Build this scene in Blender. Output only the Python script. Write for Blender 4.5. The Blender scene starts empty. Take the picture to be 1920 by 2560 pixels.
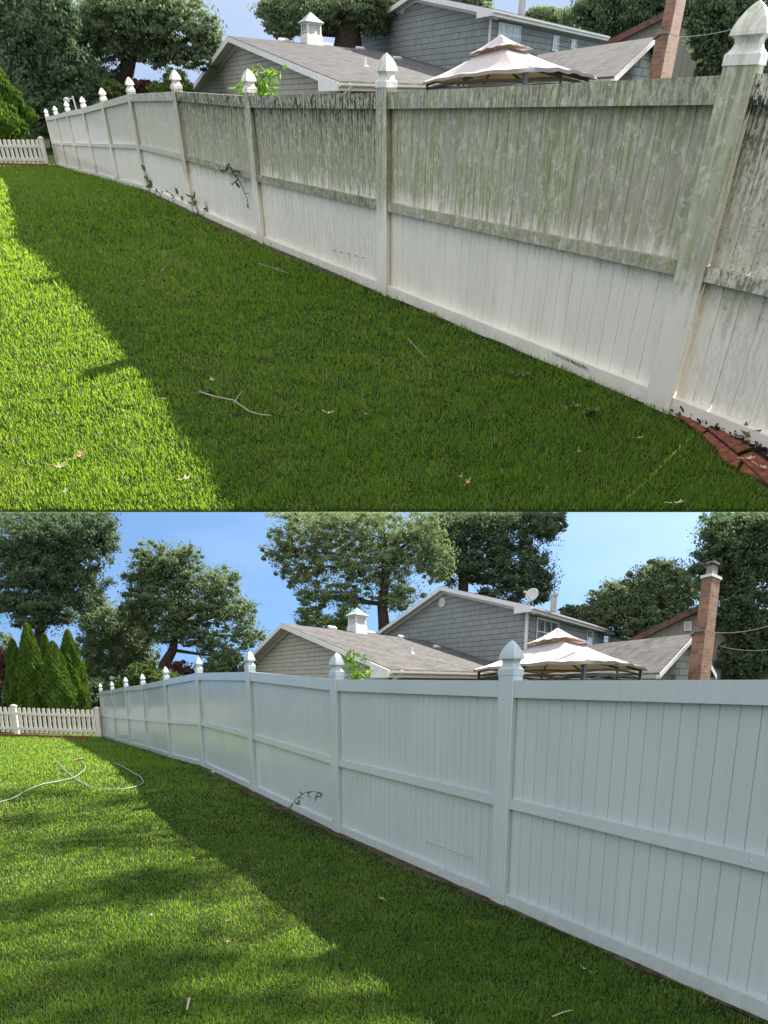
import bpy, math, random
import numpy as np
from mathutils import Matrix, Vector
rad = math.radians
rng = np.random.default_rng(7)
OFF = {}
S = bpy.context.scene
COL = S.collection

# ---------------------------------------------------------------- camera, sky, sun, exposure
F, CX, CY = 1766.0, 960.0, 2165.0          # focal length and principal point, in pixels of the 1920x2560 frame
cd = bpy.data.cameras.new("camera"); cam = bpy.data.objects.new("camera", cd); COL.objects.link(cam)
cd.sensor_fit = 'HORIZONTAL'; cd.sensor_width = 36.0; cd.lens = F / 1920 * 36.0
cd.shift_x = 0.0; cd.shift_y = (CY - 1280.0) / 1920.0
cd.clip_start = 0.05; cd.clip_end = 20000
PB = math.atan2(CY - 1705.0, F)            # pitch below the horizon of the cleaned-fence yard
PA = math.atan2(CY - 250.0, F)             # same for the stained-fence yard on the far slope
cam.location = (0, 0, 0); cam.rotation_euler = (math.pi / 2 - PB, 0, 0)
S.camera = cam
TILT = PA - PB
KA = 20.0
sA = Vector((0.50, 0.79, 0.365)).normalized()
sun_dir = Matrix.Rotation(TILT, 3, 'X') @ sA
sl = bpy.data.lights.new("sun", 'SUN'); sl.energy = 5.0; sl.angle = rad(0.53); sl.color = (1.0, 0.93, 0.82)
so = bpy.data.objects.new("sun", sl); COL.objects.link(so)
so.rotation_euler = sun_dir.to_track_quat('Z', 'Y').to_euler()
w = bpy.data.worlds.new("World"); S.world = w; w.use_nodes = True
nt = w.node_tree; nt.nodes.clear()
o_ = nt.nodes.new('ShaderNodeOutputWorld'); bg = nt.nodes.new('ShaderNodeBackground'); sky = nt.nodes.new('ShaderNodeTexSky')
sky.sky_type = 'NISHITA'; sky.sun_disc = False
sky.sun_elevation = math.asin(sun_dir.z); sky.sun_rotation = math.atan2(sun_dir.x, sun_dir.y)
sky.air_density = 1.0; sky.dust_density = 0.6; sky.ozone_density = 0.7; sky.altitude = 300
bg.inputs['Strength'].default_value = 0.085
tc = nt.nodes.new('ShaderNodeTexCoord'); mp = nt.nodes.new('ShaderNodeMapping'); mp.vector_type = 'POINT'
mp.inputs['Location'].default_value = (0, 0, 0.50); mp.inputs['Scale'].default_value = (1, 1, 0.8)
nt.links.new(tc.outputs['Generated'], mp.inputs[0]); nt.links.new(mp.outputs[0], sky.inputs[0])
# thin high cloud, plus unseen white haze added behind the camera
no_ = nt.nodes.new('ShaderNodeTexNoise'); no_.inputs['Scale'].default_value = 2.2; no_.inputs['Detail'].default_value = 5; no_.inputs['Roughness'].default_value = 0.55
mp2 = nt.nodes.new('ShaderNodeMapping'); mp2.inputs['Scale'].default_value = (1, 1, 4.0)
nt.links.new(tc.outputs['Generated'], mp2.inputs[0]); nt.links.new(mp2.outputs[0], no_.inputs[0])
cr_ = nt.nodes.new('ShaderNodeMapRange'); cr_.inputs[1].default_value = .50; cr_.inputs[2].default_value = .85; cr_.inputs[3].default_value = .0; cr_.inputs[4].default_value = .09
nt.links.new(no_.outputs[0], cr_.inputs[0])
mx_ = nt.nodes.new('ShaderNodeMix'); mx_.data_type = 'RGBA'; mx_.inputs[7].default_value = (11.0, 10.6, 10.0, 1)
sp_ = nt.nodes.new('ShaderNodeSeparateXYZ'); nt.links.new(tc.outputs['Generated'], sp_.inputs[0])
bk_ = nt.nodes.new('ShaderNodeMapRange'); bk_.inputs[1].default_value = .25; bk_.inputs[2].default_value = -.75; bk_.inputs[3].default_value = 0; bk_.inputs[4].default_value = .58  # haze added behind the camera to brighten the fence sides facing it
nt.links.new(sp_.outputs[1], bk_.inputs[0])
ad_ = nt.nodes.new('ShaderNodeMath'); ad_.operation = 'ADD'; ad_.use_clamp = True
hi_ = nt.nodes.new('ShaderNodeMapRange'); hi_.inputs[1].default_value = .36; hi_.inputs[2].default_value = .58; hi_.inputs[3].default_value = 0; hi_.inputs[4].default_value = .13
nt.links.new(sp_.outputs[2], hi_.inputs[0]); a2_ = nt.nodes.new('ShaderNodeMath'); a2_.operation = 'ADD'
nt.links.new(cr_.outputs[0], a2_.inputs[0]); nt.links.new(hi_.outputs[0], a2_.inputs[1])
nt.links.new(a2_.outputs[0], ad_.inputs[0]); nt.links.new(bk_.outputs[0], ad_.inputs[1])
tn_ = nt.nodes.new('ShaderNodeMix'); tn_.data_type = 'RGBA'; tn_.blend_type = 'MULTIPLY'; tn_.inputs[0].default_value = 1; tn_.inputs[7].default_value = (.80, 1.0, 1.06, 1)
nt.links.new(sky.outputs[0], tn_.inputs[6]); nt.links.new(ad_.outputs[0], mx_.inputs[0]); nt.links.new(tn_.outputs[2], mx_.inputs[6])
nt.links.new(mx_.outputs[2], bg.inputs[0]); nt.links.new(bg.outputs[0], o_.inputs[0])
S.view_settings.view_transform = 'Standard'; S.view_settings.look = 'None'
S.view_settings.exposure = 1.42; S.view_settings.gamma = 1; S.view_settings.use_curve_mapping = False
S.cycles.max_bounces = 6; S.cycles.transparent_max_bounces = 8; S.cycles.diffuse_bounces = 4

# ---------------------------------------------------------------- the two yards
V3 = lambda *a: np.array(a, float)
def nrm(v): v = np.asarray(v, float); return v / np.linalg.norm(v)
Z = V3(0, 0, 1)
class Yard:
    def __init__(s, hy, p, k, M, posts):
        s.hy, s.p, s.k, s.M = hy, p, k, M
        s.c, s.s = math.cos(p), math.sin(p)
        s.base = [s.solve(*q) for q in posts]
        b = s.base
        s.dir = nrm((b[4] - b[0]) * V3(1, 1, 0))
        s.gy = [q[1] for q in b]; s.gz = [q[2] for q in b]
    def ray(s, x, y):
        up = CY - y
        return V3((x - CX) / F, s.c + up / F * s.s, -s.s + up / F * s.c)
    def at(s, x, y, Y): r = s.ray(x, y); return r * (Y / r[1])
    def atz(s, x, y, z): r = s.ray(x, y); return r * (z / r[2])
    def solve(s, x0, y0, x1, y1, H=2.05):
        q = np.linalg.lstsq(np.stack([s.ray(x0, y0), -s.ray(x1, y1)], 1), V3(0, 0, H), rcond=None)[0]
        return q[1] * s.ray(x1, y1)
    def z(s, y): return np.interp(y, s.gy, s.gz)
    def ground(s, x, y):
        z = -1.75
        for _ in range(12):
            q = s.atz(x, y, z); z = float(s.z(q[1]))
        return s.atz(x, y, z)
    def on(s, x, y, p0, n):               # ray through a pixel meets a plane
        r = s.ray(x, y); return r * (np.dot(p0, n) / np.dot(r, n))
    def onv(s, x, y, p0, d): return s.on(x, y, p0, np.cross(d, Z))
    def vp(s, x):                         # level direction whose vanishing point is x on the horizon
        r = s.ray(x, s.hy); r[2] = 0; return nrm(r)
    def pix(s, q):
        q = np.asarray(q, float)
        d = q[..., 1] * s.c - q[..., 2] * s.s; u = q[..., 1] * s.s + q[..., 2] * s.c
        return CX + F * q[..., 0] / d, CY - F * u / d
    def lat(s, Y): return Y * s.c / F      # metres per pixel across, at distance Y
    def ver(s, Y): return Y * s.c * s.c / F
MB_ = Matrix.Identity(4)
MA_ = Matrix.Rotation(TILT, 4, 'X') @ Matrix.Scale(KA, 4)
A = Yard(250.0, PA, KA, MA_, [(1840,12,1649,1013),(943,136,965,733),(603,174,660,608),(428,175,486,529),(321,193,371,477),
     (251,220,300,458),(200,242,246,441),(164,253,204,431),(135,265,172,422),(113,272,147,413)])
B = Yard(1705.0, PB, 1.0, MB_, [(1272,1603,1252,2256),(832,1633,848,2080),(621,1629,639,1978),(496,1643,512,1917),(413,1667,430,1895),
     (355,1685,371,1875),(313,1693,328,1863),(280,1704,293,1853),(255,1709,263,1842)])
A.depth = nrm(V3(.49, .87, 0)); B.depth = nrm(V3(.68, .74, 0))
A.w1, A.w2, B.w1, B.w2 = .296, .25, .185, .134

# ---------------------------------------------------------------- object helpers
def props(o, label=None, cat=None, group=None, kind=None):
    for k, v in (('label', label), ('category', cat), ('group', group), ('kind', kind)):
        if v: o[k] = v
    return o
def thing(W, name, loc, label, cat, group=None, rz=0):
    o = bpy.data.objects.new(name, None); COL.objects.link(o)
    o.matrix_world = W.M @ Matrix.Translation(Vector(loc)) @ Matrix.Rotation(rz, 4, 'Z')
    o.empty_display_size = .1
    OFF[o.name] = np.asarray(loc, float)
    return props(o, label, cat, group)
class MB:
    """collects polygons (with uv in metres) and becomes one mesh"""
    def __init__(s): s.v = []; s.f = []; s.uv = []
    def poly(s, pts, u=None, uo=None):
        pts = [np.asarray(p, float) for p in pts]
        n = len(s.v); s.v += pts; s.f.append(tuple(range(n, n + len(pts))))
        if u is None:
            u = pts[1] - pts[0]
        u = nrm(u)
        nn = np.zeros(3)
        for i in range(len(pts)): nn += np.cross(pts[i], pts[(i + 1) % len(pts)])
        l = np.linalg.norm(nn); nn = nn / l if l > 1e-12 else Z
        vv = np.cross(nn, u)
        if vv[2] < 0: vv = -vv
        o = pts[0] * 0 if uo is None else uo
        s.uv.append([(float(np.dot(p - o, u)), float(np.dot(p - o, vv))) for p in pts])
        return s
    def prism(s, pts, vec, u=None):
        pts = [np.asarray(p, float) for p in pts]; vec = np.asarray(vec, float)
        q = [p + vec for p in pts]
        s.poly(pts, u); s.poly(q[::-1], u)
        for i in range(len(pts)):
            j = (i + 1) % len(pts)
            s.poly([pts[j], pts[i], q[i], q[j]])
        return s
    def box(s, o, a, b, c):                # corner and three edge vectors
        o, a, b, c = (np.asarray(t, float) for t in (o, a, b, c))
        return s.prism([o, o + a, o + a + b, o + b], c)
    def tube(s, pts, r, n=8, caps=True):
        pts = [np.asarray(p, float) for p in pts]
        if not hasattr(r, '__len__'): r = [r] * len(pts)
        rings = []
        t0 = nrm(pts[1] - pts[0]); ref = V3(0, 0, 1) if abs(t0[2]) < .9 else V3(1, 0, 0)
        for i, p in enumerate(pts):
            t = nrm(pts[min(i + 1, len(pts) - 1)] - pts[max(i - 1, 0)])
            a = np.cross(t, ref)
            if np.linalg.norm(a) < 1e-6: a = np.cross(t, V3(0, 1, 0))
            a = nrm(a); b = np.cross(t, a)
            base = len(s.v)
            for k in range(n):
                th = 2 * math.pi * k / n
                s.v.append(p + r[i] * (a * math.cos(th) + b * math.sin(th)))
            rings.append(base)
        for i in range(len(rings) - 1):
            for k in range(n):
                k2 = (k + 1) % n
                s.f.append((rings[i] + k, rings[i] + k2, rings[i + 1] + k2, rings[i + 1] + k)); s.uv.append([(k / n, i), ((k + 1) / n, i), ((k + 1) / n, i + 1), (k / n, i + 1)])
        if caps:
            for b0, rev in ((rings[0], 1), (rings[-1], 0)):
                f = list(range(b0, b0 + n)); f = f[::-1] if rev else f
                s.f.append(tuple(f)); s.uv.append([(0, 0)] * n)
        return s
    def loft(s, rings):                    # rings of equal length, closed
        n = len(rings[0]); base = len(s.v)
        for r in rings: s.v += [np.asarray(p, float) for p in r]
        for i in range(len(rings) - 1):
            for k in range(n):
                k2 = (k + 1) % n
                s.f.append((base + i * n + k, base + i * n + k2, base + (i + 1) * n + k2, base + (i + 1) * n + k)); s.uv.append([(0, 0), (1, 0), (1, 1), (0, 1)])
        s.f.append(tuple(base + k for k in range(n))[::-1]); s.uv.append([(0, 0)] * n)
        s.f.append(tuple(base + (len(rings) - 1) * n + k for k in range(n))); s.uv.append([(0, 0)] * n)
        return s
    def build(s, W, name, mat, parent=None, loc=None, smooth=False, bevel=0):
        me = bpy.data.meshes.new(name)
        if parent is not None: off = OFF[parent.name]
        else: off = np.zeros(3) if loc is None else np.asarray(loc, float)
        me.from_pydata([tuple(p - off) for p in s.v], [], s.f)
        ul = me.uv_layers.new(name='UVMap'); flat = [c for f in s.uv for q in f for c in q]
        ul.data.foreach_set('uv', flat)
        me.materials.append(mat)
        if smooth: me.polygons.foreach_set('use_smooth', [True] * len(me.polygons))
        me.update()
        o = bpy.data.objects.new(name, me); COL.objects.link(o)
        if parent is not None:
            o.parent = parent; OFF[o.name] = off
        else: o.matrix_world = W.M @ Matrix.Translation(Vector(off)); OFF[o.name] = off
        if bevel:
            b = o.modifiers.new('b', 'BEVEL'); b.width = bevel; b.segments = 2; b.limit_method = 'ANGLE'; b.angle_limit = rad(35); b.harden_normals = False
        return o
def fastmesh(W, name, verts, nper, mat, parent=None, attr=None, loc=None):
    """verts (n, k, 3): n loose polygons of k corners"""
    n = len(verts); k = nper
    me = bpy.data.meshes.new(name)
    off = OFF[parent.name] if parent is not None else (np.zeros(3) if loc is None else np.asarray(loc, float))
    me.vertices.add(n * k); me.vertices.foreach_set('co', (verts.reshape(-1, 3) - off).astype(np.float32).ravel())
    me.loops.add(n * k); me.loops.foreach_set('vertex_index', np.arange(n * k, dtype=np.int32))
    me.polygons.add(n); me.polygons.foreach_set('loop_start', np.arange(0, n * k, k, dtype=np.int32)); me.polygons.foreach_set('loop_total', np.full(n, k, np.int32))
    if attr is not None:
        a = me.attributes.new('tint', 'FLOAT', 'FACE'); a.data.foreach_set('value', attr.astype(np.float32))
    me.materials.append(mat); me.update()
    o = bpy.data.objects.new(name, me); COL.objects.link(o)
    OFF[o.name] = off
    if parent is not None: o.parent = parent
    else: o.matrix_world = W.M @ Matrix.Translation(Vector(off))
    return o

# ---------------------------------------------------------------- materials
class NT:
    def __init__(s, name):
        s.m = bpy.data.materials.new(name); s.m.use_nodes = True; s.t = s.m.node_tree; s.t.nodes.clear()
        s.out = s.t.nodes.new('ShaderNodeOutputMaterial')
    def n(s, typ, **kw):
        x = s.t.nodes.new('ShaderNode' + typ)
        for k, v in kw.items(): setattr(x, k, v)
        return x
    def l(s, a, b): s.t.links.new(a, b)
    def val(s, x, sock):
        if hasattr(x, 'is_output') or isinstance(x, bpy.types.NodeSocket): s.l(x, sock)
        else: sock.default_value = x
    def math(s, op, a, b=0.0, clamp=False):
        x = s.n('Math', operation=op, use_clamp=clamp); s.val(a, x.inputs[0]); s.val(b, x.inputs[1]); return x.outputs[0]
    def mix(s, f, a, b):
        x = s.n('Mix', data_type='RGBA'); s.val(f, x.inputs[0])
        for v, i in ((a, 6), (b, 7)):
            if isinstance(v, tuple): x.inputs[i].default_value = v if len(v) == 4 else (*v, 1)
            else: s.l(v, x.inputs[i])
        return x.outputs[2]
    def ramp(s, f, a, b, c=0.0, d=1.0):
        x = s.n('MapRange', interpolation_type='SMOOTHSTEP'); s.val(f, x.inputs[0])
        for i, v in enumerate((a, b, c, d)): s.val(v, x.inputs[i + 1])
        return x.outputs[0]
    def coord(s, kind='Object', scale=(1, 1, 1), loc=(0, 0, 0)):
        t = s.n('TexCoord'); m = s.n('Mapping'); m.inputs['Scale'].default_value = scale; m.inputs['Location'].default_value = loc
        s.l(t.outputs[kind], m.inputs[0]); return m.outputs[0]
    def noise(s, co, scale, detail=3, rough=.5, dist=0):
        x = s.n('TexNoise'); s.l(co, x.inputs['Vector']); x.inputs['Scale'].default_value = scale; x.inputs['Detail'].default_value = detail
        x.inputs['Roughness'].default_value = rough; x.inputs['Distortion'].default_value = dist; return x.outputs[0]
    def bsdf(s, col, rough=.6, bump=None, bs=.3, bd=.01, spec=.5, metal=0):
        p = s.n('BsdfPrincipled')
        if isinstance(col, tuple): p.inputs['Base Color'].default_value = (*col, 1)[:4]
        else: s.l(col, p.inputs['Base Color'])
        s.val(rough, p.inputs['Roughness']); p.inputs['Specular IOR Level'].default_value = spec; p.inputs['Metallic'].default_value = metal
        if bump is not None:
            if s.m.name.endswith('_A') or s.m.name in ('mossy_vinyl', 'lawn_soil_sunny'): bd *= KA
            b = s.n('Bump'); b.inputs['Strength'].default_value = bs; b.inputs['Distance'].default_value = bd
            s.l(bump, b.inputs['Height']); s.l(b.outputs[0], p.inputs['Normal'])
        s.l(p.outputs[0], s.out.inputs[0]); return s.m
def plain(name, col, rough=.6, var=.12, scale=6, spec=.4, metal=0):
    t = NT(name); n = t.noise(t.coord(), scale, 4, .6)
    a = tuple(c * (1 - var) for c in col); b = tuple(min(1, c * (1 + var)) for c in col)
    return t.bsdf(t.mix(t.ramp(n, .3, .7), a, b), rough, n, .15, .01, spec, metal)
M = {}
M['paint'] = plain('white_paint', (.74, .73, .70), .5, .06, 3)
M['cream'] = plain('cream_trim', (.62, .58, .48), .6, .06, 3)
M['darkmetal'] = plain('brown_metal', (.045, .035, .032), .45, .2, 8)
M['bark'] = plain('bark', (.050, .040, .032), .95, .4, 9, .1)
M['barkgrey'] = plain('grey_bark', (.085, .072, .06), .95, .4, 9, .1)
M['copper'] = plain('green_copper', (.36, .46, .41), .7, .2, 5)
M['galv'] = plain('galvanised_metal', (.42, .43, .44), .45, .1, 5)
M['soil'] = plain('soil', (.065, .050, .036), .95, .55, 14, .1)
M['mulch'] = plain('mulch', (.035, .026, .020), .95, .5, 30, .1)
M['redbrick'] = plain('red_brick', (.185, .070, .045), .95, .45, 22, .1)
M['stick'] = plain('dry_stick', (.38, .32, .25), .8, .2, 20)
M['deadleaf'] = plain('dead_leaf', (.42, .26, .13), .7, .3, 20)
M['deadleaf2'] = plain('pale_dead_leaf', (.55, .45, .30), .7, .2, 20)
M['hose'] = plain('hose_rubber', (.30, .34, .31), .4, .1, 8)
M['wire'] = plain('cable', (.10, .10, .10), .6, .1, 8)
M['stone'] = plain('pebble_stone', (.28, .25, .2), .9, .3, 20)
def canopy_mat():
    t = NT('canopy_cloth'); co = t.coord(); n = t.noise(co, 2.5, 5, .6)
    c = t.mix(t.ramp(n, .3, .75), (.66, .60, .59), (.72, .665, .655))
    d = t.n('BsdfDiffuse'); tr = t.n('BsdfTranslucent'); m = t.n('MixShader'); m.inputs[0].default_value = .22
    t.l(c, d.inputs[0]); tr.inputs[0].default_value = (.62, .45, .34, 1)
    t.l(d.outputs[0], m.inputs[1]); t.l(tr.outputs[0], m.inputs[2]); t.l(m.outputs[0], t.out.inputs[0]); return t.m
M['canopy'] = canopy_mat()
def glass_mat():
    t = NT('window_glass'); return t.bsdf(t.mix(t.ramp(t.noise(t.coord(), 1.5, 2), .35, .65), (.05, .07, .07), (.22, .27, .27)), .12, spec=.8)
M['glass'] = glass_mat()
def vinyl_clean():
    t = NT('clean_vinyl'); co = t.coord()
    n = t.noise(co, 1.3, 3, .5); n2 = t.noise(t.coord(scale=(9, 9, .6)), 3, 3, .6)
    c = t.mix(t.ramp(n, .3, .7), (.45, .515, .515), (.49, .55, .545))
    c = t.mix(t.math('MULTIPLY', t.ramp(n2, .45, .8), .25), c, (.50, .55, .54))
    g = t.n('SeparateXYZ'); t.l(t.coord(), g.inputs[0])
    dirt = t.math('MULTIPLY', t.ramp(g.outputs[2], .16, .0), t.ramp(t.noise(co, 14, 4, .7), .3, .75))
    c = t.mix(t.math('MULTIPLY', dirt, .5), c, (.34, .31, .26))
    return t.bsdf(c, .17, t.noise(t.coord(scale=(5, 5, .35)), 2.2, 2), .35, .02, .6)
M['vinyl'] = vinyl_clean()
def vinyl_mossy():
    """white vinyl; green algae film streaking down from the top, black mildew specks; amounts per object"""
    t = NT('mossy_vinyl'); co = t.coord(); g = t.n('SeparateXYZ'); t.l(co, g.inputs[0]); z = g.outputs[2]
    def at(nm):
        a = t.n('Attribute', attribute_type='OBJECT', attribute_name=nm); return a.outputs['Fac']
    moss, mould, low = at('moss'), at('mould'), at('low')
    fine = t.noise(t.coord(scale=(10, 10, .8)), 2.3, 5, .65)       # streaks running down
    wide = t.noise(t.coord(scale=(1.6, 1.6, .7)), 1.6, 4, .6)
    blot = t.noise(co, 16, 5, .72, .8); speck = t.noise(co, 42, 4, .7)
    edge = t.noise(t.coord(scale=(3, 3, 1)), 3, 4, .7)
    # the film covers from 'low' (metres above ground) to the top; edge is ragged
    zz = t.math('ADD', z, t.math('MULTIPLY', t.math('SUBTRACT', edge, .5), .62))
    zz = t.math('ADD', zz, t.math('MULTIPLY', t.math('SUBTRACT', fine, .5), .30))
    cover = t.ramp(zz, t.math('SUBTRACT', low, .06), t.math('ADD', low, .26))
    film = t.math('MULTIPLY', cover, t.math('ADD', .50, t.math('MULTIPLY', fine, .85)), clamp=True)
    film = t.math('MULTIPLY', film, t.math('SUBTRACT', 1.05, t.math('MULTIPLY', t.ramp(blot, .56, .72), .38)))
    film = t.math('MULTIPLY', film, moss, clamp=True)
    white = t.mix(t.ramp(wide, .3, .7), (.84, .79, .71), (.77, .73, .65))
    green = t.mix(t.ramp(fine, .35, .65), (.40, .40, .26), (.27, .29, .145))
    green = t.mix(t.ramp(wide, .40, .62), green, (.36, .35, .27))
    patch = t.ramp(t.noise(co, 10, 6, .75, .6), .50, .62); film = t.math('MULTIPLY', film, t.math('SUBTRACT', 1.0, t.math('MULTIPLY', patch, .40)))
    c = t.mix(film, white, green)
    # a thin veil of grey-green even over the lower boards of dirty panels
    veil = t.math('MULTIPLY', t.math('MULTIPLY', t.ramp(t.noise(t.coord(scale=(4, 4, 1)), 2.1, 5, .7), .52, .74), .28), moss)
    c = t.mix(veil, c, (.42, .40, .28))
    # black mildew: dense near the top edge, and on the ledges of the rails
    top = t.ramp(z, 1.0, 1.78, .0, 1.0)
    m1 = t.ramp(t.math('ADD', t.math('MULTIPLY', t.noise(t.coord(scale=(2.4, 2.4, 1)), 12, 5, .75), .75), t.math('MULTIPLY', fine, .30)), .505, .565)
    topd = t.math('MULTIPLY', m1, t.math('MULTIPLY', t.math('ADD', .22, t.math('MULTIPLY', top, 1.1)), mould), clamp=True)
    spk = t.math('MULTIPLY', t.ramp(speck, .585, .63), t.math('MULTIPLY', cover, t.math('ADD', .15, mould), clamp=True), clamp=True)
    c = t.mix(topd, c, (.030, .032, .026)); c = t.mix(t.math('MULTIPLY', spk, .8), c, (.04, .045, .035))
    dirt = t.math('MULTIPLY', t.ramp(z, .18, -.02), t.ramp(t.noise(co, 12, 4, .7), .25, .7))
    c = t.mix(t.math('MULTIPLY', dirt, .55), c, (.36, .30, .20))
    return t.bsdf(c, t.math('ADD', .38, t.math('MULTIPLY', film, .5)), blot, .15, .006, .4)
M['mossy'] = vinyl_mossy()
def brickmat(name, w, h, cols, mortar, ms=.012, uv='UV', offset=.5, bump=.6, rough=.85, extra=None):
    t = NT(name); co = t.coord(uv)
    warp = t.n('VectorMath', operation='ADD'); t.l(co, warp.inputs[0])
    b = t.n('TexBrick'); t.l(co, b.inputs['Vector']); b.offset = offset; b.offset_frequency = 2
    b.inputs['Scale'].default_value = 1; b.inputs['Brick Width'].default_value = w; b.inputs['Row Height'].default_value = h
    b.inputs['Mortar Size'].default_value = ms; b.inputs['Mortar Smooth'].default_value = .15; b.inputs['Bias'].default_value = 0
    b.inputs['Color1'].default_value = (*cols[0], 1); b.inputs['Color2'].default_value = (*cols[1], 1); b.inputs['Mortar'].default_value = (*mortar, 1)
    n = t.noise(co, 2.2, 5, .7); n2 = t.noise(t.coord(uv, scale=(1 / w * .9, .15 / h, 1)), 1, 3, .6)
    c = t.mix(t.math('MULTIPLY', t.ramp(n, .45, .75), .45), b.outputs[0], cols[2])
    c = t.mix(t.math('MULTIPLY', t.ramp(n2, .5, .75), .35), c, cols[2])
    return t.bsdf(c, rough, b.outputs['Fac'], -bump, .02, .3)
def shake_mat(name, w, h, c1, c2, c3, line=.022, lines=(.03, .035, .035)):
    """courses of split shakes: a shadow line under each course, narrow joints, each shake its own tone"""
    t = NT(name); g = t.n('SeparateXYZ'); t.l(t.coord('UV'), g.inputs[0]); u, v = g.outputs[0], g.outputs[1]
    row = t.math('FLOOR', t.math('DIVIDE', v, h)); fv = t.math('MODULO', t.math('ADD', t.math('DIVIDE', v, h), 1000.0), 1.0)
    uo = t.math('ADD', t.math('DIVIDE', u, w), t.math('MULTIPLY', row, 3.37))
    nn = t.n('TexNoise', noise_dimensions='1D'); t.l(uo, nn.inputs['W']); nn.inputs['Scale'].default_value = .8; nn.inputs['Detail'].default_value = 0
    uo = t.math('ADD', uo, t.math('MULTIPLY', nn.outputs[0], .9))
    colm = t.math('FLOOR', uo); fu = t.math('MODULO', t.math('ADD', uo, 1000.0), 1.0)
    cb = t.n('CombineXYZ'); t.l(colm, cb.inputs[0]); t.l(row, cb.inputs[1])
    wn = t.n('TexWhiteNoise', noise_dimensions='2D'); t.l(cb.outputs[0], wn.inputs['Vector']); r = wn.outputs[0]
    gr = t.noise(t.coord('UV', scale=(16, 1.6, 1)), 1.5, 4, .7)
    c = t.mix(r, c1, c2); c = t.mix(t.math('MULTIPLY', t.ramp(gr, .4, .75), .55), c, c3)
    shadow = t.ramp(fv, 1 - line / h * 1.6, 1 - line / h * .7)
    joint = t.math('MULTIPLY', t.math('ADD', t.ramp(fu, .0, .06, 1, 0), t.ramp(fu, .94, 1.0)), .65, clamp=True)
    f = t.math('MAXIMUM', shadow, joint)
    c = t.mix(f, c, lines)
    return t.bsdf(c, .85, t.math('SUBTRACT', t.math('SUBTRACT', 1.0, fv), t.math('MULTIPLY', f, .5)), .5, .02, .2)
def shingle_mat(name, sc, c1, c2, c3):
    t = NT(name); g = t.n('SeparateXYZ'); t.l(t.coord('UV'), g.inputs[0]); u, v = g.outputs[0], g.outputs[1]
    h, w_ = .15 * sc, .28 * sc
    row = t.math('FLOOR', t.math('DIVIDE', v, h)); fv = t.math('MODULO', t.math('ADD', t.math('DIVIDE', v, h), 1000.0), 1.0)
    uo = t.math('ADD', t.math('DIVIDE', u, w_), t.math('MULTIPLY', row, 2.71)); colm = t.math('FLOOR', uo)
    cb = t.n('CombineXYZ'); t.l(colm, cb.inputs[0]); t.l(row, cb.inputs[1])
    wn = t.n('TexWhiteNoise', noise_dimensions='2D'); t.l(cb.outputs[0], wn.inputs['Vector'])
    big = t.noise(t.coord('UV'), .7, 4, .6)
    c = t.mix(wn.outputs[0], c1, c2); c = t.mix(t.math('MULTIPLY', t.ramp(big, .4, .7), .4), c, c3)
    c = t.mix(t.math('MULTIPLY', t.ramp(fv, .0, .22, 1, 0), .6), c, tuple(q * .45 for q in c1))
    return t.bsdf(c, .95, fv, .4, .02, .1)
for nm, st in (('B', (1.25, 1.0)), ('A', (2.0, 1.0))):
    a, b_ = st
    M['shake' + nm] = shake_mat('grey_shakes_' + nm, .20 * a, .30, (.22, .245, .245), (.29, .31, .305), (.36, .38, .37))
    M['shakelow' + nm] = shake_mat('tan_shakes_' + nm, .22 * a, .19 if nm == 'B' else .2, (.37, .365, .315), (.45, .44, .38), (.53, .51, .45), lines=(.13, .125, .11))
    M['clap' + nm] = shake_mat('grey_clapboard_' + nm, 1.1 * a, .22, (.29, .30, .27), (.33, .33, .29), (.36, .36, .31), .014)
    M['roof' + nm] = shingle_mat('asphalt_shingles_' + nm, a, (.075, .073, .076), (.135, .128, .128), (.18, .168, .165))
    M['brick' + nm] = brickmat('chimney_brick_' + nm, .34 * a, .10, ((.36, .185, .11), (.20, .10, .07), (.46, .30, .19)), (.24, .20, .16), .010)
    M['darkbrick' + nm] = brickmat('dark_brick_' + nm, .32 * a, .10, ((.075, .038, .03), (.10, .052, .04), (.06, .034, .028)), (.09, .07, .06), .012)
M['brownroof'] = plain('brown_shingles', (.13, .075, .062), .95, .3, 4, .1)
def board_mat():
    t = NT('board_siding'); g = t.n('SeparateXYZ'); t.l(t.coord('UV'), g.inputs[0])
    f = t.math('MODULO', t.math('ADD', t.math('DIVIDE', g.outputs[0], .42), 1000.0), 1.0)
    return t.bsdf(t.mix(t.ramp(f, .0, .10, 1, 0), (.27, .26, .225), (.12, .115, .10)), .8, f, .3, .02, .2)
M['board'] = board_mat()
def leafmat(name, dark, light, trans=.35, gloss=.028, tcol=None, rough=.45):
    t = NT(name); ge = t.n('NewGeometry'); r = ge.outputs['Random Per Island']
    n = t.noise(t.coord(), .55, 3, .6)
    c = t.mix(t.math('ADD', t.math('MULTIPLY', r, .6), t.math('MULTIPLY', t.ramp(n, .3, .7), .4)), dark, light)
    d = t.n('BsdfDiffuse'); t.l(c, d.inputs[0]); tr = t.n('BsdfTranslucent')
    tm = t.mix(.5, c, tcol or tuple(min(1, q * 1.6) for q in light)); t.l(tm, tr.inputs[0])
    m = t.n('MixShader'); m.inputs[0].default_value = trans; t.l(d.outputs[0], m.inputs[1]); t.l(tr.outputs[0], m.inputs[2])
    g = t.n('BsdfGlossy'); g.inputs[0].default_value = (.9, .95, 1, 1); g.inputs['Roughness'].default_value = .6
    m2 = t.n('MixShader'); m2.inputs[0].default_value = gloss; t.l(m.outputs[0], m2.inputs[1]); t.l(g.outputs[0], m2.inputs[2])
    t.l(m2.outputs[0], t.out.inputs[0]); return t.m
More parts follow.
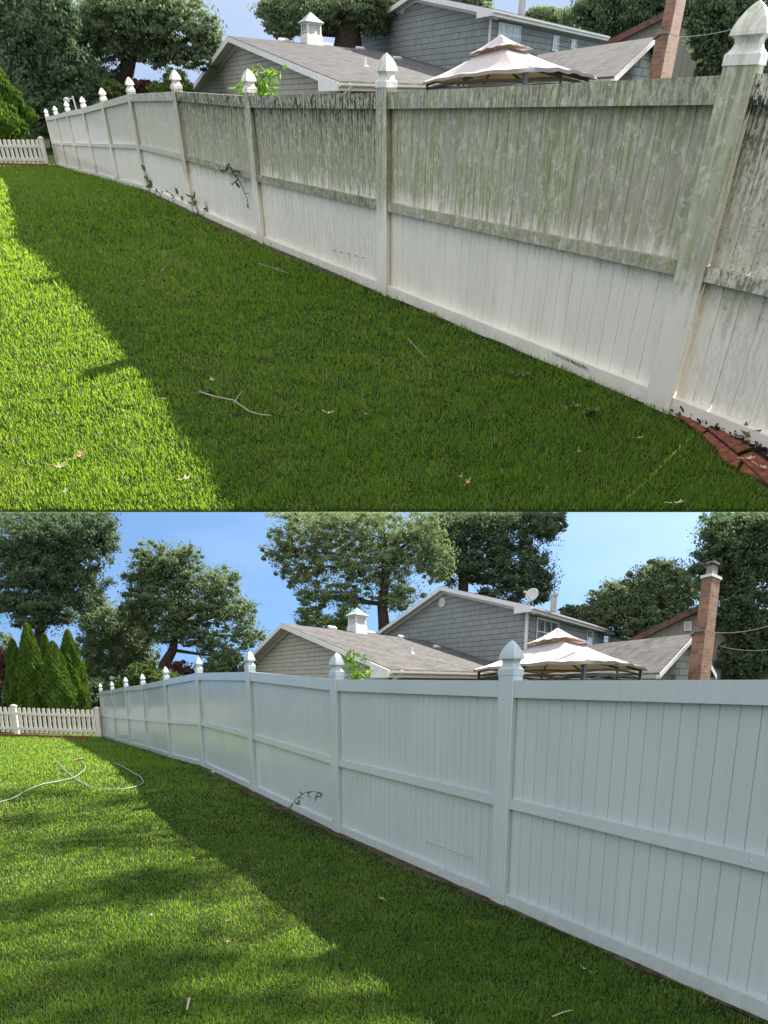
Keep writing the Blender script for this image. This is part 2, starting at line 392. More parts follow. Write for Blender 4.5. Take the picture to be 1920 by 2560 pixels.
M['oak'] = leafmat('oak_leaves', (.070, .115, .050), (.20, .26, .12), .42)
M['darkoak'] = leafmat('dark_leaves', (.040, .078, .038), (.13, .19, .085), .38)
M['pale'] = leafmat('pale_leaves', (.10, .15, .06), (.23, .30, .12), .40, .04)
M['lime'] = leafmat('light_green_leaves', (.07, .12, .02), (.14, .21, .04), .4)
M['arbor'] = leafmat('arborvitae_sprays', (.030, .080, .010), (.130, .225, .026), .32, .02)
M['redleaf'] = leafmat('red_leaves', (.055, .02, .018), (.12, .045, .03), .3)
M['vine'] = leafmat('vine_leaves', (.05, .09, .03), (.10, .16, .05), .4)
M['sap'] = leafmat('sapling_leaves', (.12, .26, .02), (.22, .40, .04), .5)
def grassmat(name, g1, g2, dry, sc=.45, dryamt=.35):
    t = NT(name); ge = t.n('NewGeometry'); r = ge.outputs['Random Per Island']
    co = t.coord(); n = t.noise(co, sc, 4, .6); n2 = t.noise(co, sc * 4, 3, .6)
    c = t.mix(t.math('ADD', t.math('MULTIPLY', r, .55), t.math('MULTIPLY', t.ramp(n, .3, .7), .45)), g1, g2)
    # dry blades gather in patches
    th = t.math('SUBTRACT', 1.0, t.math('MULTIPLY', t.ramp(t.math('ADD', t.math('MULTIPLY', n, .5), t.math('MULTIPLY', n2, .5)), .46, .66), dryamt))
    th = t.math('SUBTRACT', th, .05)
    r2 = t.math('FRACT', t.math('MULTIPLY', r, 37.0))
    isdry = t.math('GREATER_THAN', r2, th)
    c = t.mix(isdry, c, dry)
    d = t.n('BsdfDiffuse'); t.l(c, d.inputs[0]); tr = t.n('BsdfTranslucent'); t.l(t.mix(.5, c, (.62, .98, .05)), tr.inputs[0])
    m = t.n('MixShader'); m.inputs[0].default_value = .52; t.l(d.outputs[0], m.inputs[1]); t.l(tr.outputs[0], m.inputs[2])
    g = t.n('BsdfGlossy'); g.inputs['Roughness'].default_value = .4; g.inputs[0].default_value = (1, 1, .9, 1)
    m2 = t.n('MixShader'); m2.inputs[0].default_value = .018; t.l(m.outputs[0], m2.inputs[1]); t.l(g.outputs[0], m2.inputs[2])
    t.l(m2.outputs[0], t.out.inputs[0]); return t.m
M['grassA'] = grassmat('lawn_blades_sunny', (.011, .056, .005), (.038, .110, .009), (.24, .18, .08), dryamt=.28)
M['grassB'] = grassmat('lawn_blades_mown', (.028, .085, .012), (.080, .165, .028), (.30, .27, .11), .6, .24)
def groundmat(name, g1, g2, br):
    t = NT(name); co = t.coord(); n = t.noise(co, .5, 5, .65); n2 = t.noise(co, 9, 5, .75); n3 = t.noise(co, 70, 3, .7)
    c = t.mix(t.ramp(n2, .3, .7), g1, g2); c = t.mix(t.math('MULTIPLY', t.ramp(t.math('ADD', t.math('MULTIPLY', n, .6), t.math('MULTIPLY', n2, .4)), .5, .66), .6), c, br)
    c = t.mix(t.math('MULTIPLY', t.ramp(n3, .35, .65, 1, 0), .5), c, tuple(q * .4 for q in g1))
    return t.bsdf(c, .95, n3, .6, .03, .05)
M['groundA'] = groundmat('lawn_soil_sunny', (.018, .034, .006), (.035, .055, .010), (.07, .06, .03))
M['groundB'] = groundmat('lawn_soil_mown', (.018, .034, .008), (.038, .058, .014), (.09, .08, .04))

# ---------------------------------------------------------------- ground and lawns
def ground_mesh(W, name, ys, slopes=None, xs=None, mat=None):
    vs, fs = [], []
    for y in ys:
        row = [s * y for s in slopes] if slopes is not None else xs
        for x in row: vs.append((x, y, float(W.z(y))))
    n = len(slopes if slopes is not None else xs)
    for i in range(len(ys) - 1):
        for j in range(n - 1): fs.append((i * n + j, i * n + j + 1, (i + 1) * n + j + 1, (i + 1) * n + j))
    me = bpy.data.meshes.new(name); me.from_pydata(vs, [], fs); me.materials.append(mat); me.update()
    o = bpy.data.objects.new(name, me); COL.objects.link(o); o.matrix_world = W.M.copy(); OFF[o.name] = np.zeros(3)
    return props(o, kind='structure')
q0 = A.ground(960, 1280.3); YA0 = float(q0[1])
sl_ = [(x - CX) / F / A.ray(960, 1280)[1] for x in np.linspace(-260, 2180, 40)]
o = ground_mesh(A, 'ground', [YA0] + list(np.arange(math.ceil(YA0 * 2) / 2, 60, .5)) + [70, 90, 130, 200, 400], slopes=sl_, mat=M['groundA'])
props(o, 'sloping lawn beneath the green-stained fence', 'lawn')
xs_ = sorted(set(list(np.arange(-14, 10, .6)) + [-200, -120, -70, -45, -30, -20, 14, 20, 30, 45, 70, 120, 200]))
o = ground_mesh(B, 'ground', [-30, -15, -6] + list(np.arange(-3, 40, .5)) + [45, 55, 75, 120, 250, 500], xs=xs_, mat=M['groundB'])
props(o, 'mown lawn beneath the clean white fence', 'lawn')
def fx(W, y):
    b = W.base; ys = [q[1] for q in b]; xs = [q[0] for q in b]
    y = np.asarray(y, float); r = np.interp(y, ys, xs)
    m = (xs[1] - xs[0]) / (ys[1] - ys[0]); r = np.where(y < ys[0], xs[0] + m * (y - ys[0]), r)
    m = (xs[-1] - xs[-2]) / (ys[-1] - ys[-2]); return np.where(y > ys[-1], xs[-1] + m * (y - ys[-1]), r)
def vnoise(x, y, sc, seed):
    """cheap smooth value noise"""
    r = np.random.default_rng(seed).random((64, 64)); x = x / sc + 1000; y = y / sc + 1000
    xi, yi = np.floor(x).astype(int), np.floor(y).astype(int); fx_, fy_ = x - xi, y - yi
    fx_ = fx_ * fx_ * (3 - 2 * fx_); fy_ = fy_ * fy_ * (3 - 2 * fy_)
    g = lambda a, b: r[a % 64, b % 64]
    return (g(xi, yi) * (1 - fx_) + g(xi + 1, yi) * fx_) * (1 - fy_) + (g(xi, yi + 1) * (1 - fx_) + g(xi + 1, yi + 1) * fx_) * fy_
def lawn(W, n, y0, y1, mat, length, wid, label, keep=None, leanx=0.0):
    u = rng.random(n); y = y0 * (y1 / y0) ** u
    hw = (1100 / F) / (W.ray(960, 1500)[1] if W is B else W.ray(960, 900)[1])
    x = (rng.random(n) * 2 - 1) * hw * y * 1.12
    f = fx(W, y); thin = np.clip((f - x) / (.55 if W is A else .75), 0, 1)
    bare = vnoise(x, y, .35, 5)
    ok = (x < f - .04) & (rng.random(n) < .12 + .88 * np.clip(thin * 1.6 + bare - .55, 0, 1))
    if W is A: ok &= ~((x > brick_x(y)) & (y < A.base[0][1] + .02))
    if keep is not None: ok &= keep(x, y)
    ok &= y < y1; x, y = x[ok], y[ok]; n = len(x)
    z = W.z(y)
    clump = .6 + .8 * vnoise(x, y, .16, 3)
    L = length * (0.55 + .75 * rng.random(n)) * clump * np.clip(y / 9, 1, 1.7)
    wd = wid * (.7 + .6 * rng.random(n)) * np.clip(y / 5.5, 1, 7)
    th = rng.random(n) * 2 * math.pi; lean = np.abs(rng.normal(0, .55, n)) + .12
    dx, dy = np.cos(th) * np.sin(lean) + leanx, np.sin(th) * np.sin(lean)
    ph = rng.random(n) * math.pi; sx, sy = np.cos(ph) * wd / 2, np.sin(ph) * wd / 2
    P = np.stack([x, y, z - .004], 1); Sd = np.stack([sx, sy, 0 * sx], 1)
    D = np.stack([dx, dy, np.cos(lean)], 1) * L[:, None]
    D2 = D * .55 + np.stack([dx, dy, np.cos(lean) * .15], 1) * (L * .62)[:, None]
    quad = np.stack([P - Sd, P + Sd, P + D * .6 + Sd * .75, P + D * .6 - Sd * .75], 1)
    tri = np.stack([P + D * .6 - Sd * .75, P + D * .6 + Sd * .75, P + D2 + Sd * .12, P + D2 - Sd * .12], 1)
    m = n
    co = np.empty((m, 6, 3)); co[:, 0] = quad[:, 0]; co[:, 1] = quad[:, 1]; co[:, 2] = quad[:, 2]; co[:, 3] = quad[:, 3]; co[:, 4] = tri[:, 2]; co[:, 5] = tri[:, 3]
    me = bpy.data.meshes.new('grass'); me.vertices.add(m * 6); me.vertices.foreach_set('co', co.reshape(-1).astype(np.float32))
    idx = (np.arange(m)[:, None] * 6 + np.array([0, 1, 2, 3, 3, 2, 4, 5])[None, :]).astype(np.int32).ravel()
    me.loops.add(m * 8); me.loops.foreach_set('vertex_index', idx)
    me.polygons.add(m * 2); me.polygons.foreach_set('loop_start', np.arange(0, m * 8, 4, dtype=np.int32)); me.polygons.foreach_set('loop_total', np.full(m * 2, 4, np.int32))
    me.materials.append(mat); me.update()
    o = bpy.data.objects.new('grass', me); COL.objects.link(o); o.matrix_world = W.M.copy(); OFF[o.name] = np.zeros(3)
    return props(o, label, 'grass', kind='stuff')
BE = sorted([(q[1], q[0]) for q in (A.ground(*p) for p in ((1679, 1024), (1700, 1054), (1751, 1094), (1786, 1130), (1805, 1159), (1842, 1184), (1881, 1198), (1925, 1232), (1990, 1262)))])
def brick_x(y): return np.interp(y, [q[0] for q in BE], [q[1] for q in BE])
lawn(A, 520000, YA0 + .02, 54, M['grassA'], .054, .0047, 'bright lawn grass in front of the green-stained fence')
lawn(B, 500000, 2.7, 29.5, M['grassB'], .048, .0040, 'dappled lawn grass in front of the clean fence')
def strip(W, name, label, width, mat, y0, y1, seed):
    ys = np.arange(y0, y1, .12); m = MB(); pa = None
    for y in ys:
        f = float(fx(W, y)); wv = width(y) * (.55 + .9 * vnoise(np.array([y]), np.array([0.]), .3, seed)[0])
        z = float(W.z(y)); pb = (V3(f - wv, y, z + .006), V3(f - wv * .4, y, z + .02), V3(f + .5, y, z + .012))
        if pa is not None:
            m.poly([pa[0], pa[1], pb[1], pb[0]]); m.poly([pa[1], pa[2], pb[2], pb[1]])
        pa = pb
    return props(m.build(W, name, mat), label, 'soil', kind='structure')
strip(A, 'soil_path', 'thin bare soil under the green-stained fence', lambda y: np.interp(y, [6.5, 12, 17, 26, 30], [.06, .12, .30, .24, .1]), M['soil'], 6.7, 52, 11)
strip(B, 'soil_path', 'bare soil and litter under the clean fence', lambda y: np.interp(y, [3, 5, 8, 11, 15, 20], [.09, .11, .19, .17, .11, .07]), M['soil'], 2.6, 28.3, 12)

# ---------------------------------------------------------------- privacy fences
RT, RB, MT, MBm, BT = 1.765, 1.64, .878, .80, .105
CAPP = [(1.0, 1.800), (1.06, 1.802), (1.06, 1.846), (.93, 1.855), (.78, 1.870), (.70, 1.890), (.74, 1.908), (.90, 1.921), (1.06, 1.922), (1.03, 1.938), (.94, 1.960), (.78, 1.987), (.57, 2.013), (.33, 2.037), (.02, 2.058)]
def section(c, h, e1, e2, ch=.06):
    """chamfered square ring at height h"""
    o = []
    for sx, sy in ((-1, -1), (1, -1), (1, 1), (-1, 1)):
        a = V3(0, 0, h) + c + e1 * sx + e2 * sy
        if (sx * sy) > 0: o += [a - e2 * sy * ch * 2, a - e1 * sx * ch * 2]
        else: o += [a - e1 * sx * ch * 2, a - e2 * sy * ch * 2]
    return o
def make_post(W, fence, i, mat, moss):
    b = W.base[i]; e1 = W.dir * W.w1 / 2; e2 = W.depth * W.w2 / 2
    m = MB(); m.loft([section(b, h, e1 * k, e2 * k, .035) for k, h in ((1, -.12), (1, .5), (1, 1.2), (1, 1.803))])
    p = m.build(W, 'post', mat, fence)
    c = MB(); c.loft([section(b, h, e1 * k, e2 * k, .02) for k, h in CAPP])
    q = c.build(W, 'post_cap', mat, p)
    for o, (ms, md, lo) in ((p, moss), (q, (moss[0] * .6, moss[1] * .6, 1.86))):
        o['moss'] = float(ms); o['mould'] = float(md); o['low'] = float(lo)
    return p
def make_panel(W, fence, i, j, mat, moss, n=28, frac=1.0, gap=.0, slots=()):
    """boards between post i and post j, with top, middle and bottom rails"""
    p, q = W.base[i].copy(), (W.base[j] if j is not None else W.base[i] - W.dir * frac)
    d = q - p; L = np.linalg.norm(d[:2]); u = d / L; e2 = W.depth
    uh = u
    s0, s1 = W.w1 / 2 + gap, L - (W.w1 / 2 if j is not None else 0)
    t = .030; g = .0026 * (L / n) / .11; th = .022
    z0, z1 = BT - .02, RB + .02
    m = MB(); step = (s1 - s0) / n
    for k in range(n):
        a, b = s0 + k * step, s0 + (k + 1) * step
        if k in slots: b -= .006
        gd = e2 * .010
        P = lambda s, dd, z: p + u * s - e2 * dd + V3(0, 0, z)
        # front face with bevelled edges running down both sides
        f0, f1 = a + g, b - g
        m.poly([P(a, 0, z0), P(f0, (.0085 if W is A else .0065), z0), P(f0, (.0085 if W is A else .0065), z1), P(a, 0, z1)]); m.poly([P(f0, (.0085 if W is A else .0065), z0), P(f1, (.0085 if W is A else .0065), z0), P(f1, (.0085 if W is A else .0065), z1), P(f0, (.0085 if W is A else .0065), z1)])
        m.poly([P(f1, (.0085 if W is A else .0065), z0), P(b, 0, z0), P(b, 0, z1), P(f1, (.0085 if W is A else .0065), z1)])
        m.poly([P(b, -th, z0), P(a, -th, z0), P(a, -th, z1), P(b, -th, z1)])
        if k in slots:
            m.poly([P(b, 0, z0), P(b, -th, z0), P(b, -th, z1), P(b, 0, z1)])
    m.poly([p + u * s0 + V3(0, 0, z0), p + u * s0 + e2 * th + V3(0, 0, z0), p + u * s0 + e2 * th + V3(0, 0, z1), p + u * s0 + V3(0, 0, z1)])
    pan = m.build(W, 'board_panel', mat, fence)
    def rail(name, za, zb, dd, screws=0):
        r = MB(); r.box(p + u * (s0 - gap) - e2 * dd + V3(0, 0, za), u * (s1 - s0 + gap), e2 * dd * 2, V3(0, 0, zb - za))
        if screws:
            for f in np.linspace(.14, .86, screws):
                c = p + u * (s0 + (s1 - s0) * f) - e2 * (dd + .004) + V3(0, 0, (za + zb) / 2)
                r.tube([c + e2 * .006, c], .008 * (W.w1 / .18) ** .5, 8)
        return r.build(W, name, mat, pan, bevel=.006 if W is B else .006)
    rs = [rail('top_rail', RB, RT, W.w2 * .38), rail('middle_rail', MBm, MT, W.w2 * .36, 3), rail('bottom_rail', -.06, BT, W.w2 * .38)]
    for o, (k1, k2, lo) in zip([pan] + rs, ((1, .8, 0), (1.0, 1.7, 0), (1.0, 3.2, -.6), (.25, .1, 0))):
        o['moss'] = float(min(1.3, moss[0] * k1)); o['mould'] = float(moss[1] * k2); o['low'] = float(moss[2] + lo)
    if moss[0] == 0: pass
    return pan
# (algae, mildew, height where the film starts) for each panel of the stained fence
pm = [(1.02, .22, .80), (1.15, .95, .80), (1.1, .85, .70), (.66, .32, .72), (.60, .22, .80), (.48, .12, .95), (.36, .08, 1.0), (.42, .08, .9), (.30, .05, 1.0)]
fA = thing(A, 'privacy_fence', A.base[1], 'long white vinyl privacy fence streaked with green algae and black mildew', 'fence')
for i in range(10): make_post(A, fA, i, M['mossy'], ((.88, .14, .66), (.95, .30, .72), (.80, .55, .60), (.75, .35, .5), (.6, .2, .5), (.5, .1, .7), (.4, .1, .8), (.35, .1, .9), (.3, .1, .9), (.3, .1, .9))[i])
for i in range(9): make_panel(A, fA, i, i + 1, M['mossy'], pm[i], 28)
make_panel(A, fA, 0, None, M['mossy'], (.62, .85, .62), 14, frac=2.9, gap=.007, slots=(1,))
fB = thing(B, 'privacy_fence', B.base[1], 'long clean white vinyl privacy fence, freshly washed, with spear-shaped post caps', 'fence')
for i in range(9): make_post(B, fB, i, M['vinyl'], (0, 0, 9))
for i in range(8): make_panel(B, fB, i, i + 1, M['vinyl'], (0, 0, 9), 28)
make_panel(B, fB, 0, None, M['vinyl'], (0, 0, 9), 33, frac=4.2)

# ---------------------------------------------------------------- picket fences
def picket_fence(W, p0, p1, n, h, posts, label, sheen):
    t = thing(W, 'picket_fence', p0, label, 'fence')
    d = p1 - p0; L = np.linalg.norm(d[:2]); u = d / L; nrmv = nrm(np.cross(u, Z)); 
    if nrmv[1] > 0: nrmv = -nrmv
    pw = L / n
    for k in range(n):
        c = p0 + u * (k + .5) * pw; hw = pw * .29
        if any(abs((k + .5) / n - q) * L < pw * .6 for q in posts): continue
        m = MB(); top = [(-1, h - hw * .9), (-.8, h - hw * .35), (-.4, h - .01), (.4, h - .01), (.8, h - hw * .35), (1, h - hw * .9)]
        pts = [c - u * hw + V3(0, 0, .06), c + u * hw + V3(0, 0, .06)] + [c + u * hw * a + V3(0, 0, zz) for a, zz in top[::-1]]
        m.prism(pts, nrmv * .022); m.build(W, 'picket', M['pvc'], t)
    for za, zb in ((.16, .27), (h - .30, h - .20)):
        m = MB(); m.box(p0 + V3(0, 0, za) + nrmv * .024, u * L, nrmv * .04, V3(0, 0, zb - za)); m.build(W, 'rail', M['pvc'], t)
    for q in posts:
        c = p0 + u * q * L; s = pw * .42; m = MB()
        m.loft([[c + a * s * k + b * s * .7 * k + V3(0, 0, zz) for a, b in ((-u, -nrmv), (u, -nrmv), (u, nrmv), (-u, nrmv))] for k, zz in ((1, -.1), (1, h + .02), (1.25, h + .02), (1.25, h + .06), (.2, h + .11))])
        m.build(W, 'post', M['pvc'], t)
    return t
M['pvc'] = plain('ivory_vinyl', (.56, .53, .47), .5, .06, 3)
pA0 = A.at(124, 413, 52.3); pA1 = A.at(-260, 410, 52.8)
picket_fence(A, pA0, pA1, 34, .95, (0.015, .62), 'ivory picket fence in shade beyond the stained fence end', 0)
pB0 = B.at(256, 1842, 28.3); pB1 = B.at(-330, 1821, 29.8)
picket_fence(B, pB0, pB1, 50, 1.05, (0.01, .352, .70), 'ivory picket fence with row of rounded pickets beside red brick edging', 0)
def bricks_row(W, p0, p1, n, w, h, label, group, back):
    d = (p1 - p0) / n
    m = MB(); m.box(p0, d * .96, back * w, V3(0, 0, h))
    first = m.build(W, 'brick', M['redbrick'], loc=p0, bevel=.006); props(first, label, 'brick', group)
    for k in range(1, n):
        o = first.copy(); COL.objects.link(o); OFF[o.name] = p0
        o.matrix_world = W.M @ Matrix.Translation(Vector(p0 + d * k + V3(0, 0, rng.normal(0, .004))))
bricks_row(B, B.ground(0, 1836) + V3(-2.2, .1, 0), B.ground(222, 1848) + V3(0, .1, 0), 22, .18, .09, 'orange-red edging brick laid in the row under the ivory pickets', 'edging bricks under the picket fence', V3(0, .7, 0))
bricks_row(A, A.at(-40, 412, 51.6), A.at(118, 415, 51.2), 9, .3, .07, 'red edging brick in shade under the ivory pickets', 'edging bricks at the shaded picket fence', V3(0, .7, 0))
# brick edging and mulch by the nearest stained panel
def bq(x, y): return A.ground(x, y)
mul = MB(); pts = [bq(*q) + V3(0, 0, .010) for q in ((1679, 1020), (1800, 1061), (1960, 1126), (1960, 1192), (1877, 1131), (1829, 1096), (1777, 1075), (1764, 1084), (1721, 1043), (1690, 1030))]
mul.poly(pts)
for _ in range(420):
    u_ = rng.random(); a = np.array([1684, 1022]) * (1 - u_) + np.array([1950, 1128]) * u_; a = a + np.array([rng.uniform(-4, 10), rng.uniform(3, 12 + 26 * u_)])
    p_ = bq(*a) + V3(0, 0, .014 + .03 * rng.random()); th = rng.uniform(0, 3.14); d_ = V3(math.cos(th), math.sin(th), rng.normal(0, .3)) * rng.uniform(.02, .06); mul.tube([p_ - d_, p_ + d_], rng.uniform(.003, .007), 4)
props(mul.build(A, 'mulch', M['mulch'], loc=pts[0]), 'dark mulch and twigs against the foot of the nearest stained panel', 'mulch', kind='stuff')
gv = [bq(*q) + V3(0, 0, .02) for q in ((1890, 1125), (1960, 1190), (1960, 1132), (1905, 1112))]
props(MB().poly(gv).build(A, 'gravel', M['stone'], loc=gv[0]), 'grey gravel at the corner of the brick edging', 'gravel', kind='stuff')
ebr = [(((1681, 1035), (1690, 1031), (1721, 1044), (1764, 1085), (1751, 1092), (1712, 1062)), 'narrow red brick wedge at the foot of the fence post'),
       (((1752, 1093), (1766, 1087), (1839, 1146), (1851, 1159), (1841, 1180), (1805, 1157), (1786, 1127)), 'long dusty red brick along the lawn edge'),
       (((1769, 1084), (1778, 1076), (1829, 1097), (1875, 1131), (1841, 1143)), 'red paving brick beside the mulch, above the long dusty one'),
       (((1843, 1147), (1878, 1134), (1960, 1191), (1960, 1240), (1909, 1210), (1856, 1160)), 'large red paving brick cut off by the edge of the view'),
       (((1845, 1183), (1857, 1165), (1905, 1211), (1881, 1194)), 'sliver of red brick half under grass')]
for q4, lab in ebr:
    P4 = [bq(*q) + V3(0, 0, .006 + .006 * (len(lab) % 3)) for q in q4]; c4 = sum(P4) / len(P4); P4 = [c4 + (q - c4) * .965 for q in P4]
    props(MB().prism(P4, V3(0, 0, .012)).build(A, 'paving_brick', M['redbrick'], loc=P4[0], bevel=.004), lab, 'brick', 'bricks edging the bed')

# ---------------------------------------------------------------- the neighbour's house
def house(W, sfx, P):
    ug, ur = W.vp(P['ug']), W.vp(P['ur'])
    near = W.at(*P['near'])
    nG = np.cross(ug, Z)
    base_z = float(W.z(near[1])) - .5
    ap = W.on(*P['apex'], near, nG)
    lf = W.on(*P['left'], near, nG); lf = ap + (lf - ap) * 1.25
    P['L2'] = None
    h = thing(W, 'house', [near[0], near[1], base_z], P['label'], 'house')
    sg = P['sg']                                            # stretch of the yard away from the camera
    # length of the low wing: its ridge stops at the tall wing's gable
    rid = W.onv(*P['ridge'], ap, ur); Lr = np.dot(rid - ap, ur)
    near2 = W.on(*P['near2'], rid, nG); ap2 = W.on(*P['apex2'], rid, nG); lf2 = W.on(*P['left2'], rid, nG)
    P['L2'] = float(np.dot(W.onv(*P['eend'], near2, ur) - near2, ur)); kz = V3(0, 0, 1)
    def gable(apx, r, l, L, shake, roofm, far, over, fasc, tag_):
        # walls
        inn = ur * over
        wr = r + inn + (apx - r) * .07 - kz * .10; wl = l + inn + (apx - l) * .07 - kz * .10; wa = apx + inn - kz * .12
        m = MB(); m.poly([V3(wl[0], wl[1], base_z), V3(wr[0], wr[1], base_z), wr, wa, wl], u=ug * -1, uo=V3(0, 0, 0))
        m.build(W, 'gable_wall', shake, h)
        m = MB(); e = ur * far
        m.poly([V3(wr[0], wr[1], base_z), V3(*(wr + e)[:2], base_z), wr + e, wr], u=ur, uo=V3(0, 0, 0))
        side = m.build(W, 'side_wall', P['side_' + tag_], h)
        m = MB(); m.poly([V3(wl[0], wl[1], base_z), V3(*(wl + e)[:2], base_z), wl + e, wl], u=ur); m.poly([V3(wl[0], wl[1], base_z) + e, V3(wr[0], wr[1], base_z) + e, wr + e, wa + e, wl + e]); m.build(W, 'rear_wall', shake, h)
        # roof: two slabs
        for c in (r, l):
            m = MB(); m.prism([apx, c, c + ur * L, apx + ur * L], -kz * .10, u=None)
            m.uv = []; q = c - apx; q = nrm(q - ur * np.dot(q, ur))
            for f in m.f: m.uv.append([(float(np.dot(m.v[i], ur)), float(np.dot(m.v[i] - apx, q)) * -1) for i in f])
            m.build(W, 'roof', roofm, h)
        # rake boards and soffit
        for c in (r, l):
            m = MB(); dn = kz * fasc; t = -ur * .05
            m.prism([apx - kz * .03 + t, c - kz * .03 + t, c - dn + t, apx - dn + t], ur * .045)
            m.build(W, 'rake_board', M['paint'], h)
            m = MB(); m.poly([apx - dn, c - dn, c - dn + inn * 1.02, apx - dn + inn * 1.02]); m.build(W, 'soffit', M['soffit'], h)
            m = MB(); d2 = kz * fasc * .5; o2 = inn * .98 - ur * .03
            m.prism([apx - dn + o2, c - dn + o2, c - dn - d2 + o2, apx - dn - d2 + o2], -ur * .03); m.build(W, 'frieze_board', M['paint'], h)
        return wr, wl, wa, side
    over1, over2 = .5 * sg, .45 * sg
    wr1, wl1, wa1, s1 = gable(ap, near, lf, Lr + .3, M['shakelow' + sfx], M['roof' + sfx], Lr, over1, P['f1'], 'low')
    wr2, wl2, wa2, s2 = gable(ap2, near2, lf2, P['L2'], M['shake' + sfx], M['roof' + sfx], P['L2'] - .6, over2, P['f2'], 'tall')
    # eaves: boxed soffit, fascia and gutter
    for r, L, wr in ((near, Lr, wr1), (near2, P['L2'], wr2)):
        m = MB(); m.prism([r - kz * .05, r + ur * L - kz * .05, r + ur * L - kz * .30, r - kz * .30], -nG * .0 + nrm(np.cross(Z, ur)) * .05); m.build(W, 'fascia', M['cream'] if r is near else M['paint'], h)
        o = nrm(np.cross(ur, Z)); m = MB()
        m.prism([r - kz * .06 + o * .002, r - kz * .06 + o * .13, r - kz * .13 + o * .12, r - kz * .17 + o * .09, r - kz * .17 + o * .002], ur * L); m.build(W, 'gutter', M['cream'] if r is near else M['paint'], h)
        m = MB(); wq = wr - inward(ur) * 0; z = r[2] - .29
        m.poly([V3(*r[:2], z), V3(*(r + ur * L)[:2], z), V3(*(wr + ur * L)[:2], z), V3(*wr[:2], z)]); m.build(W, 'soffit', M['soffit'], h)
    # cornice return at the corners
    for r, a_, fr, dz in ((near, ap, .13, .30), (near2, ap2, .16, .30)):
        k_ = r + (a_ - r) * fr; m = MB(); m.prism([r - kz * .04 - ur * .06, k_ - kz * .04 - ur * .06, V3(k_[0], k_[1], r[2] - dz) - ur * .06, r - kz * dz - ur * .06], -ur * .05); m.build(W, 'cornice_return', M['paint'], h)
    # downspout
    o = nrm(np.cross(ur, Z)); d0 = W.onv(*P['spout'], near, ur)
    m = MB(); m.tube([d0 + o * .08 + kz * .02, d0 + o * .06 - kz * .10, d0 - o * .12 - ur * .1 - kz * .26, d0 - o * .2 - ur * .25 - kz * .34, V3(*(d0 - o * .2 - ur * .25)[:2], base_z)], .055, 8); m.build(W, 'downspout', M['paint'], h, smooth=True)
    # corner board
    m = MB(); c = V3(wr2[0], wr2[1], base_z); m.box(c + o * .03 + ur * .12, -ur * .16, -o * .0 - (-ug) * .0 + ug * (.17 * sg ** .5) + o * .0, kz * (wr2[2] - base_z)); m.build(W, 'corner_board', M['paint'], h)
    # windows on the tall wing's side wall
    def window(px, n, mull):
        x0, y0, x1, y1 = px
        a = W.onv(x0, y0, wr2, ur); b = W.onv(x1, y0, wr2, ur); c_ = W.onv(x0, y1, wr2, ur)
        Lw = np.dot(b - a, ur); Hh = a[2] - c_[2]; o0 = V3(a[0], a[1], a[2] - Hh) + o * .03
        fr = MB(); t = .10 if n > 1 else .09; tu = t * sg * .55
        fr.box(o0, ur * Lw, o * .05, kz * t); fr.box(o0 + kz * (Hh - t), ur * Lw, o * .05, kz * t)
        fr.box(o0 + kz * t, ur * tu, o * .05, kz * (Hh - 2 * t)); fr.box(o0 + ur * (Lw - tu) + kz * t, ur * tu, o * .05, kz * (Hh - 2 * t))
        wd = fr.build(W, 'window', M['paint'], h)
        for k in range(n):
            s0, s1_ = tu + (Lw - 2 * tu) * k / n, tu + (Lw - 2 * tu) * (k + 1) / n
            if k: mm = MB(); mm.box(o0 + ur * (s0 - tu * .4) + kz * t, ur * tu * .8, o * .04, kz * (Hh - 2 * t)); mm.build(W, 'mullion', M['paint'], wd)
            mm = MB(); mm.box(o0 + ur * s0 + kz * (Hh * .5 - .03), ur * (s1_ - s0), o * .028, kz * .06); mm.build(W, 'sash_rail', M['paint'], wd)
            g = MB(); g.poly([o0 + ur * s0 + kz * t + o * .012, o0 + ur * s1_ + kz * t + o * .012, o0 + ur * s1_ + kz * (Hh - t) + o * .012, o0 + ur * s0 + kz * (Hh - t) + o * .012]); g.build(W, 'pane', M['glass'], wd)
    for i, px in enumerate(P['win']): window(px, 3 if i == 0 else 1, 0)
    # round louvred gable vent
    vc = W.on(*P['vent'], wa2, nG); rr = P['ventr']; au = nrm(ug); r_u = rr * P['ventu']
    m = MB(); N = 24; ou = -ur * .06
    ring = lambda k, dz: [vc + au * r_u * k * math.cos(2 * math.pi * i / N) + kz * rr * k * math.sin(2 * math.pi * i / N) - ur * dz for i in range(N)]
    m.loft([ring(1, 0), ring(1, .08), ring(.86, .09), ring(.84, .04)])
    vt = m.build(W, 'gable_vent', M['paint'], h)
    m = MB()
    for k in range(-4, 5):
        zz = rr * .17 * k; hw = math.sqrt(max(0, .82 ** 2 - (.17 * k) ** 2)) * r_u
        m.box(vc + kz * zz - au * hw - ur * .045, au * hw * 2, -ur * .03 - kz * .03, kz * .02)
    m.build(W, 'louvre', M['paint'], vt)
    # roof vents, vent pipe, cupola
    nR = nrm(np.cross(near - ap, ur)); nR = nR if nR[2] > 0 else -nR; dn = nrm(near - ap)
    for px in P['rv']:
        c = W.on(*px, near, nR); m = MB(); s = P['rvs']; a = ur * s * .5; b = dn * .16
        m.loft([[c - a - b, c + a - b, c + a + b, c - a + b], [c - a - b + nR * .10, c + a - b + nR * .10, c + a + b + nR * .07, c - a + b + nR * .07], [c - a * .8 - b * .8 + nR * .14, c + a * .8 - b * .8 + nR * .14, c + a * .8 + b * .8 + nR * .10, c - a * .8 + b * .8 + nR * .10]])
        m.build(W, 'roof_vent', M['galvlight'], h)
